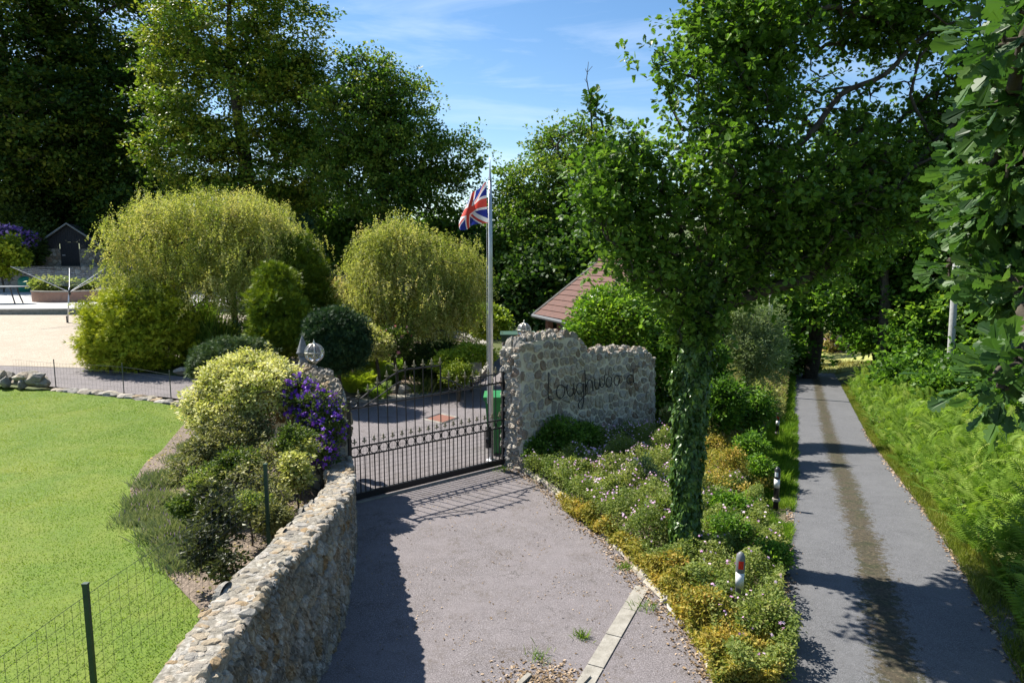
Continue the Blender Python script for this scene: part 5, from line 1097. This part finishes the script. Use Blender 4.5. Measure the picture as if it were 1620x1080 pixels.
#cover('lawn_grass', 'slightly longer grass of the lawn nearest the camera', nearl, 90000, .035, None, M['lawn'], 'blade', .8, blade=True, amp=.3, rj=.8, zoff=.028)
V_ = lambda *a: [tuple(G(*p)[:2]) for p in a]
lane_edge = lambda y0, y1, off=0: [(float(xL(y)) + off, float(y)) for y in np.arange(y0, y1, .5)]
bedA = V_((826, 750), (872, 782), (925, 822), (960, 850), (1010, 880), (1062, 860), (1075, 760), (1060, 705), (1010, 700), (940, 712), (860, 735))
o, P, Z = cover('geranium_leaves', 'bushy pale green cranesbill foliage in front of the sign wall', bedA, 70000, .72, .038, M['herb'], 'leaf', 2.4, amp=.75)
def blooms(name, label, poly, n, h, size, mat, f=1.5, seed=0, amp=.6):
    P = scatter(poly, n); k = wave(P[:, 0], P[:, 1], f * .7, 9) > .42; P = P[k]; wv = np.clip(wave(P[:, 0], P[:, 1], f, seed), 0, 1); z = zt(P[:, 0], P[:, 1]) + h * (1 - amp + amp * wv) + .03 * rng.random(len(P)); n = len(P)
    tag(leaves(name, np.c_[P, z], rdir(n), np.array([-.1, -.5, .8]) + rdir(n) * .5, size * (.7 + .6 * rng.random(n)), 'flower', mat, None), label, 'flowers', kind='stuff')
blooms('geranium_flowers', 'scattered small pale pink cranesbill blooms by the sign wall', bedA, 1500, .74, .04, M['pink'], 2.4, 0, .75)
strip = V_((880, 800), (925, 815), (1000, 872), (1050, 900), (1110, 925), (1180, 980), (1250, 1040), (1230, 1100), (1130, 1100), (1100, 1030), (1060, 968), (1010, 910), (960, 858), (900, 818))
cover('amber_groundcover', 'orange and yellow tinted low leaves along the drive kerb', strip, 50000, .40, .042, M['amber'], 'leaf', 3.0, seed=3, amp=.75)
bedB = V_((1010, 890), (1062, 850), (1110, 770), (1180, 745), (1205, 790), (1205, 830), (1245, 880), (1235, 930), (1240, 985), (1262, 1035), (1255, 1090), (1160, 1100), (1100, 960))
cover('mixed_groundcover', 'green and yellowish mixed weeds around the ivy trunk and bollard', bedB, 70000, .50, .042, M['herb'], 'leaf', 2.6, seed=1, amp=.8)
blooms('verge_flowers', 'tiny mauve flowers dotted through the verge by the bollards', bedB, 420, .52, .042, M['pink'], 2.6, 1, .8)
bedC = V_((1060, 700), (1130, 690), (1200, 720), (1235, 780), (1180, 800), (1090, 780)) 
cover('yellow_groundcover', 'straw and pink tinged plants behind the ivy trunk', bedC, 16000, .50, .05, M['amber'], 'leaf', 2.2, seed=7)
vg = [tuple(G(*p)[:2]) for p in ((1200, 720), (1216, 660), (1232, 640), (1262, 660), (1262, 760), (1250, 870), (1210, 850), (1205, 780))]
cover('verge_grass', 'bright lush grass between bollards and lane', vg, 60000, .15, None, M['grass'], 'blade', 2, blade=True, rj=.7)
e2 = [(float(xL(y)) - .45, float(y)) for y in np.arange(13, 40, 1)] + [(float(xL(y)) - .0, float(y)) for y in np.arange(39, 12, -1)]
cover('verge_grass', 'rough grass along the far left edge of the lane', e2, 14000, .35, None, M['grass'], 'blade', 2, blade=True, rj=.7)
vg2 = [(float(xL(y)) - 3.0, float(y)) for y in np.arange(15, 40, 1)] + [(float(xL(y)) - (1.15 if y < 23 else .3), float(y)) for y in np.arange(39, 14, -1)]
cover('wild_bank', 'pale seeding grasses and docks on the bank left of the lane', vg2, 30000, .8, .10, M['straw'], 'narrow', 1.2, up=0, amp=.5)
cover('wild_bank_leaves', 'tangled green weeds on the bank left of the lane', vg2, 42000, .75, .09, M['herb'], 'leaf', 1.3, seed=4)
for (px, py, h, r_, mt, lb) in ((905, 770, .5, .22, 'herb', 'broad-leaved pale green plant near the kerb by the sign wall'), (960, 800, .5, .25, 'herb', 'loose cranesbill mound halfway along the kerb'), (1010, 780, .6, .28, 'sage', 'tall grey-green plant left of the ivy trunk'), (1150, 870, .5, .28, 'lane', 'leafy dark green plant right of the ivy trunk base'), (1100, 985, .40, .24, 'amber', 'orange-leaved plant near the front bollard'), (1205, 1005, .45, .3, 'herb', 'bushy weed at the front corner of the verge'), (1215, 905, .4, .25, 'lane', 'green weed clump at the lane edge by the front bollard'), (1150, 770, .7, .3, 'amber', 'yellow-leaved tall plant behind the ivy trunk'), (1060, 920, .35, .2, 'amber', 'russet seedling clump at the foot of the ivy trunk'), (1040, 840, .55, .25, 'herb', 'pale weed clump at the left foot of the ivy trunk')):
    p = G(px, py); k_ = r_ * 1080 / p[1]; q_ = p + (0, 0, h * .55)
    bush('verge_plant', lb, [(q_, np.array([r_, r_, h * .5])), (q_ + (r_ * .4, -.1, h * .2), np.array([r_ * .6, r_ * .6, h * .4]))], M[mt], 90, 27, .07, .05, 'leaf', base=p - (0, 0, .02), inner=.3, cat='plant', trunk_r=.01, rmin=.002)
# right-hand bank: edge grass and bracken
er_ = [(float(xL(y)) + 2.40, float(y)) for y in np.arange(3, 34, .7)] + [(float(xL(y)) + 2.9, float(y)) for y in np.arange(33.5, 2.5, -.7)]
cover('bank_grass', 'yellowing grass fringe along the right edge of the lane', er_, 60000, .17, None, M['straw_green'], 'blade', 2, blade=True, rj=.8)
nf = 10500
Pp = [(float(xL(y)) + 2.68, float(y)) for y in np.arange(2.5, 34, 1)] + [(float(xL(y)) + 11, float(y)) for y in np.arange(33, 1.5, -1)]
P = scatter(Pp, nf * 2); dd_ = P[:, 1]; P = P[rng.random(len(P)) < np.clip(9 / np.maximum(dd_, 6), .3, 1)]; n = len(P)
a = rng.random(n) * 6.283; ti = .5 + .8 * rng.random(n); zz = zt(P[:, 0], P[:, 1]) + (.30 + .55 * rng.random(n)) * np.clip((P[:, 0] - xL(P[:, 1]) - 2.5) / .9, .2, 1) * (.7 + .5 * wave(P[:, 0], P[:, 1], 1.3))
U = np.c_[np.cos(a) * np.sin(ti), np.sin(a) * np.sin(ti), np.cos(ti)]; Nn = np.c_[-np.cos(a) * np.cos(ti), -np.sin(a) * np.cos(ti), np.sin(ti)]
tag(leaves('bracken', np.c_[P, zz - .12], U, Nn, .44 * (.6 + .7 * rng.random(n)), 'frond', M['fern'], None, np.clip(.5 * wave(P[:, 0], P[:, 1], 1.1, 2) + .55 * rng.random(n), 0, 1)), 'dense bright bracken covering the bank right of the lane', 'bracken', kind='stuff')
cover('bank_undergrowth', 'dark leafy undergrowth beneath the bracken', Pp, 46000, .45, .09, M['lane'], 'leaf', 1.3, seed=4)
# weeds at joints of the drive
for (px, py, r, n, lb) in ((905, 772, .16, 120, 'leafy weed tuft by the kerb near the sign wall'), (1018, 962, .08, 60, 'weed tuft right of the top of the channel strip'), (988, 900, .05, 70, 'small weed in the tarmac near the kerb bend'), (797, 745, .07, 60, 'weed at the foot of the gate post'), (850, 1042, .07, 50, 'weeds growing from the drain surround'), (920, 1010, .04, 70, 'moss and weeds on the left edge of the channel strip')):
    p = G(px, py); tuft('weed', lb, p, .14, r, n, M['grass'], lean=1.2, cat='weed')
# ================================================================== SHRUBS EAST OF THE SIGN WALL
bush('laurel_bush', 'glossy bright laurel hedge rising behind the sign wall', [L(965, 530, 17.4, 66, 60, 45), L(1010, 530, 17.2, 65, 60, 46), L(960, 490, 18, 44, 36, 34), L(1050, 590, 16.8, 50, 70, 40), L(918, 545, 18, 32, 36, 26)], M['laurel'], 950, 42, .17, .12, 'leaf', inner=.7, tone0=.2, tone1=.85, up=.9, trunk_r=.12)
bush('hydrangea_bush', 'dark shrub in shade at the foot of the sign wall', [L(882, 690, 13.2, 42, 28, 24), L(850, 712, 12.9, 20, 18, 16), L(925, 690, 13.6, 26, 18, 18)], M['oak'], 300, 36, .09, .07, 'leaf', inner=.3)
bush('elder_bush', 'pale grey-green willowy shrub left of the lane', [L(1180, 520, 20, 50, 48, 40), L(1200, 560, 19.5, 40, 40, 36), L(1150, 490, 20.5, 26, 26, 26)], M['sage'], 560, 46, .22, .12, 'narrow', inner=.5, up=.2)
bush('fuchsia_bush', 'shrub with reddish flower spikes beside the ivy trunk', [L(1132, 515, 17.5, 14, 34, 14)], M['shrub'], 90, 30, .14, .09, 'leaf', extra=flowers(70, .10, M['rose']))
bush('hazel_bush', 'shady green shrub between the ivy trunk and the far bollard', [L(1140, 640, 15.5, 36, 44, 34), L(1190, 650, 16, 24, 34, 26), L(1120, 580, 17, 30, 50, 30)], M['lane'], 420, 42, .16, .10, 'leaf', inner=.4, tone0=.05, tone1=.65)
bush('buddleia_bush', 'leafy yellow-green bush just above the far bollard', [L(1200, 640, 18.5, 24, 24, 24)], M['herb'], 160, 40, .16, .10, 'leaf', inner=.4)
bush('dock_plant', 'small leafy green bush standing between the two far bollards', [L(1190, 710, 13.5, 22, 26, 20), L(1205, 740, 12.8, 16, 18, 16)], M['lane'], 150, 34, .1, .075, 'leaf', inner=.3)
bush('dock_plant', 'low dark bush tucked behind the ivy trunk on its right', [L(1150, 810, 10.8, 44, 26, 32)], M['lane'], 200, 34, .10, .075, 'leaf', inner=.3)
# ================================================================== LANE TREES
lt = [('broad green hedgerow tree overhanging the far left of the lane', 1290, 38, [(1290, 440, 70, 50), (1240, 470, 50, 40), (1330, 400, 70, 50), (1220, 540, 40, 50)]),
      ('bright leafy hedgerow tree over the right side of the lane', 1400, 34, [(1400, 430, 80, 50), (1350, 480, 60, 40), (1450, 480, 70, 50), (1400, 380, 80, 50), (1440, 540, 34, 30)]),
      ('dark hedgerow tree behind the grey telegraph pole', 1530, 33, [(1530, 440, 80, 60), (1580, 500, 60, 60), (1480, 520, 60, 50), (1540, 360, 80, 70)]),
      ('tall tree closing the view behind the middle of the lane', 1330, 62, [(1330, 380, 130, 70), (1230, 400, 90, 60), (1450, 380, 110, 80), (1340, 300, 120, 70)]),
      ('distant oak behind the elder shrub left of the lane', 1160, 44, [(1150, 430, 60, 50), (1190, 400, 60, 60), (1120, 470, 40, 40), (1210, 480, 40, 40)]),
      ('large tree behind the bracken at the right margin', 1640, 28, [(1640, 450, 80, 90), (1600, 560, 60, 50), (1680, 330, 90, 90)]),
      ('dark tree behind the oak boughs near the top right', 1560, 52, [(1560, 250, 120, 90), (1450, 300, 80, 60), (1620, 380, 100, 80)])]
for lb, px, D, lobes_ in lt:
    tree('hedgerow_tree', lb, 'tree', gbase(px, D), [L(a_, b_, D + random.uniform(-1.5, 1.5), c_2, d_2, c_2 * .8) for a_, b_, c_2, d_2 in lobes_], M['lane'] if D < 50 else M['oak_far'], 520, 60, .022 * D, .0070 * D, 'quad', .01 * D, at(px, lobes_[0][1] - 20, D), 'trees beside the lane', .6, tone0=.05, tone1=.85)
for (px, py, D, rx, ry, lb) in ((1215, 590, 33, 34, 30, 'shady hedge shrub where the lane disappears, left'), (1240, 565, 40, 34, 36, 'dark holly bush at the left end of the lane'), (1440, 585, 31, 36, 34, 'dark bramble bush at the right bend of the lane'), (1450, 590, 27, 44, 32, 'bramble mound behind the bracken'), (1530, 600, 23, 60, 36, 'shady scrub behind the bracken by the telegraph pole'), (1610, 620, 18, 40, 40, 'dense scrub at the right margin behind the bracken'), (1400, 520, 46, 44, 36, 'dark hawthorn behind the sunlit meadow'), (1225, 520, 50, 50, 40, 'dark hawthorn left of the sunlit meadow')):
    hedge('hedge_bush', lb, px, py, D, rx, ry, M['lane'], 170, 50, .020 * D, .0068 * D, 'bushes along the lane', tone0=.0, tone1=.6)
bush('blossom_bush', 'pink-white blossoming bush glimpsed at the end of the lane', [L(1328, 545, 62, 22, 16, 18)], M['straw'], 70, 26, .7, .4, 'quad', extra=flowers(160, .5, M['pink'], push=.4))
e3 = [(14.5, 41), (24, 41), (26, 70), (14, 70)]
cover('meadow_grass', 'dry sunlit meadow grass beyond the end of the lane', e3, 22000, .4, None, M['straw'], 'blade', 1, blade=True, rj=.6)
# ================================================================== THE BIG OAK WITH THE IVY TRUNK
ob = G(1082, 893); ob[2] -= .1
OT = [ob, at(1086, 800, 9.3), at(1088, 700, 9.35), at(1095, 600, 9.4), at(1102, 500, 9.5), at(1112, 420, 9.6), at(1130, 330, 9.8), at(1160, 230, 10), at(1190, 130, 10.2), at(1215, 20, 10.4), at(1240, -90, 10.5)]
lobes = [L(1180, 40, 10, 105, 62, 90), L(1120, 150, 9.5, 66, 62, 60), L(1085, 110, 9.4, 26, 20, 24), L(1040, 95, 9.3, 26, 22, 22), L(1005, 270, 9.0, 66, 58, 60), L(955, 345, 8.7, 44, 44, 44), L(1000, 405, 8.8, 56, 44, 50), L(1075, 330, 9, 90, 90, 80), L(1060, 430, 9, 80, 46, 60), L(1190, 290, 9.5, 120, 84, 90),
         L(1340, 285, 10, 130, 76, 90), L(1450, 250, 10.4, 90, 54, 70), L(1240, 395, 10, 110, 48, 70), L(1340, 15, 10.6, 130, 36, 90), L(1480, 25, 10.6, 100, 46, 80), L(1570, 110, 10.5, 46, 60, 50), L(1560, 260, 10, 80, 110, 80), L(1180, 190, 9.6, 70, 56, 60), L(1120, 250, 8.8, 60, 50, 50), L(1300, -70, 10.8, 220, 50, 120), L(1230, 140, 10.4, 22, 60, 40), L(1080, 480, 9.3, 70, 22, 40), L(1290, 360, 9.8, 120, 60, 80), L(1400, 340, 10.4, 90, 60, 70), L(1230, 440, 10, 110, 30, 60), L(960, 300, 8.9, 50, 60, 44), L(1180, 430, 9.6, 80, 44, 50), L(1090, 515, 9.2, 46, 34, 36), L(1400, 60, 10.8, 80, 30, 60), L(1490, 170, 10.6, 40, 50, 40), L(1130, 60, 9.8, 60, 50, 60), L(1200, 120, 9.9, 60, 60, 60), L(1350, 200, 10.6, 90, 26, 60)]
def oakx(t, P, d): pass
bigoak = thing('oak_tree', ob, 'big oak with an ivy-clad trunk in the verge and dark spreading crown', 'tree')
pts, d = lobe_points(lobes, 2050, .25)
p2, d2 = lobe_points([L(1300, 140, 11, 110, 60, 60), L(1430, 130, 11, 80, 50, 60)], 60, .0)
# leader shoot
ld = [at(x, y, 9.0) for x, y in ((1000, 240), (975, 225), (955, 205), (940, 185), (945, 165), (936, 148), (940, 178), (930, 160), (950, 190))]
pts = np.vstack([pts, p2, np.array(ld)]); d = np.vstack([d, d2, np.tile([[-.3, 0, 1.]], (len(ld), 1))]); nl = len(ld)
limb = [OT[4], at(1200, 462, 9.7), at(1300, 425, 9.8), at(1400, 320, 10), at(1480, 225, 10.2), at(1560, 150, 10.4)]
P, par, r, tips_ = skeleton(OT, pts, .006, .14, .25, 2.25)
branches('trunk', P, par, r, M['bark'], bigoak, .0035, .10, len(OT), 7)
m = MB(); m.tube(curve(limb, .15), [.11 - .08 * i / max(1, len(curve(limb, .15)) - 1) for i in range(len(curve(limb, .15)))], 8)
c2_ = curve([OT[6], at(1215, 262, 10.1), at(1280, 215, 10.1), at(1330, 150, 10.3), at(1400, 118, 10.3), at(1470, 52, 10.4), at(1600, 10, 10.6)], .15); m.tube(c2_, [.058 - .04 * i / (len(c2_) - 1) for i in range(len(c2_))], 8)
c2_ = curve([at(1480, 225, 10.2), at(1440, 150, 10.3), at(1455, 90, 10.3), at(1500, 50, 10.4)], .12); m.tube(c2_, [.03 - .02 * i / (len(c2_) - 1) for i in range(len(c2_))], 6)
c2_ = curve([at(936, 205, 9), at(934, 160, 9), at(928, 125, 9), at(931, 98, 9)], .05); m.tube(c2_, [.012 - .009 * i / (len(c2_) - 1) for i in range(len(c2_))], 5)
for (x, y) in ((926, 112), (937, 108), (925, 128)): m.tube([at(930, y + 6, 9), at(x, y - 3, 9)], .003, 4)
m.build('limb', M['bark'], bigoak, True)
k = len(pts); sub = np.full(k, 4); sub[k - nl - 60:k - nl] = 1; sub[-nl:] = 3
ic = np.repeat(np.arange(k), sub); C = pts[ic] + rng.normal(size=(len(ic), 3)) * np.where(ic >= k - nl, .05, .17)[:, None] * [1, 1, .75]
ix = np.repeat(np.arange(len(ic)), 9); n = len(ix); loc = rdir(n); Q = C[ix] + loc * .03 + rng.normal(size=(n, 3)) * .015
U = loc + d[ic][ix] * .35; Nn = np.array([0, 0, .9]) + rdir(n) * .6
ct = rng.random(k); leaves('crown', Q, U, Nn, .092 * (.6 + .6 * rng.random(n)), 'oak', M['oak'], bigoak, .12 + .55 * ct[ic][ix] + rng.normal(size=len(ic))[ix] * .1 + rng.normal(size=n) * .1)
# ivy wrapped round the trunk
n = 13000; s = rng.random(n) ** 1.05; zs = np.array([p[2] for p in OT[:6]]); zz = ob[2] + s * (OT[5][2] - ob[2]); cx = np.interp(zz, zs, [p[0] for p in OT[:6]]); cy = np.interp(zz, zs, [p[1] for p in OT[:6]])
a = rng.random(n) * 6.283; lump = wave(a * 1.2, zz * 2.2, 1.4); rr = .10 + .05 * s + (.08 + .13 * ss(.35, .9, s)) * lump ** 1.3 + .04 * rng.random(n) + (rng.random(n) < .06) * .08 * rng.random(n); o3 = np.c_[np.cos(a), np.sin(a), np.zeros(n)]
P = np.c_[cx, cy, zz] + o3 * rr[:, None]; leaves('ivy', P, np.array([0, 0, -1.]) + o3 * .45 + rdir(n) * .5, o3 + rdir(n) * .65, .072 * (.5 + .8 * rng.random(n)), 'ivy', M['ivy'], bigoak, .15 + .5 * lump + .35 * rng.random(n))
# ================================================================== THE NEAR OAK, REACHING IN FROM THE RIGHT
nb_ = np.array([6.6, 4.6, float(zt(6.6, 4.6)) - .1]); NT = [nb_, nb_ + (0, 0, 1.6), nb_ + (-.1, 0, 3.2), nb_ + (-.25, -.1, 4.6), nb_ + (-.4, 0, 6.2), nb_ + (-.4, .1, 7.6)]
near = thing('oak_tree', nb_, 'second oak just outside the frame, large soft leaves reaching in from the right', 'tree')
lobes = [L(1610, 50, 2.3, 34, 50, 60), L(1615, 150, 2.6, 60, 40, 70), L(1610, 250, 3.0, 70, 50, 90), L(1600, 330, 3.4, 64, 40, 90), L(1600, 410, 3.6, 60, 36, 80), L(1610, 460, 3.2, 50, 34, 60), L(1585, 605, 2.6, 36, 26, 34), L(1620, 580, 2.6, 26, 30, 34), L(1530, 300, 4.2, 30, 34, 40), L(1500, 420, 4.0, 26, 20, 30), L(1700, 300, 3.4, 120, 240, 120), L(1660, 100, 3.2, 80, 120, 100)]
pts, d = lobe_points(lobes, 420, .2)
more = [((nb_ + (random.uniform(-1.6, 2.2), random.uniform(-2, 2.4), random.uniform(4.5, 8.5))), np.array([0, 0, 1.])) for _ in range(160)]
pts = np.vstack([pts, [q[0] for q in more]]); d = np.vstack([d, [q[1] for q in more]])
P, par, r, tips_ = skeleton(NT, pts, .0045, .1, .25, 2.2)
r[len(NT):] = np.minimum(r[len(NT):], .045)
branches('trunk', P, par, r, M['bark'], near, .0025, .24, len(NT), 7)
k = len(pts); ix = np.repeat(np.arange(k), 13); n = len(ix); off = rng.normal(size=(n, 3)) * .065
U = norm(off) + d[ix] * .4 + rdir(n) * .3 + [-.3, 0, -.1]; Nn = np.array([-.1, 0, .8]) + rdir(n) * .9
ct = rng.random(k); leaves('crown', pts[ix] + off, U, Nn, .088 * (.65 + .6 * rng.random(n)), 'oak', M['oak_near'], near, .2 + .5 * ct[ix] + rng.normal(size=n) * .12)
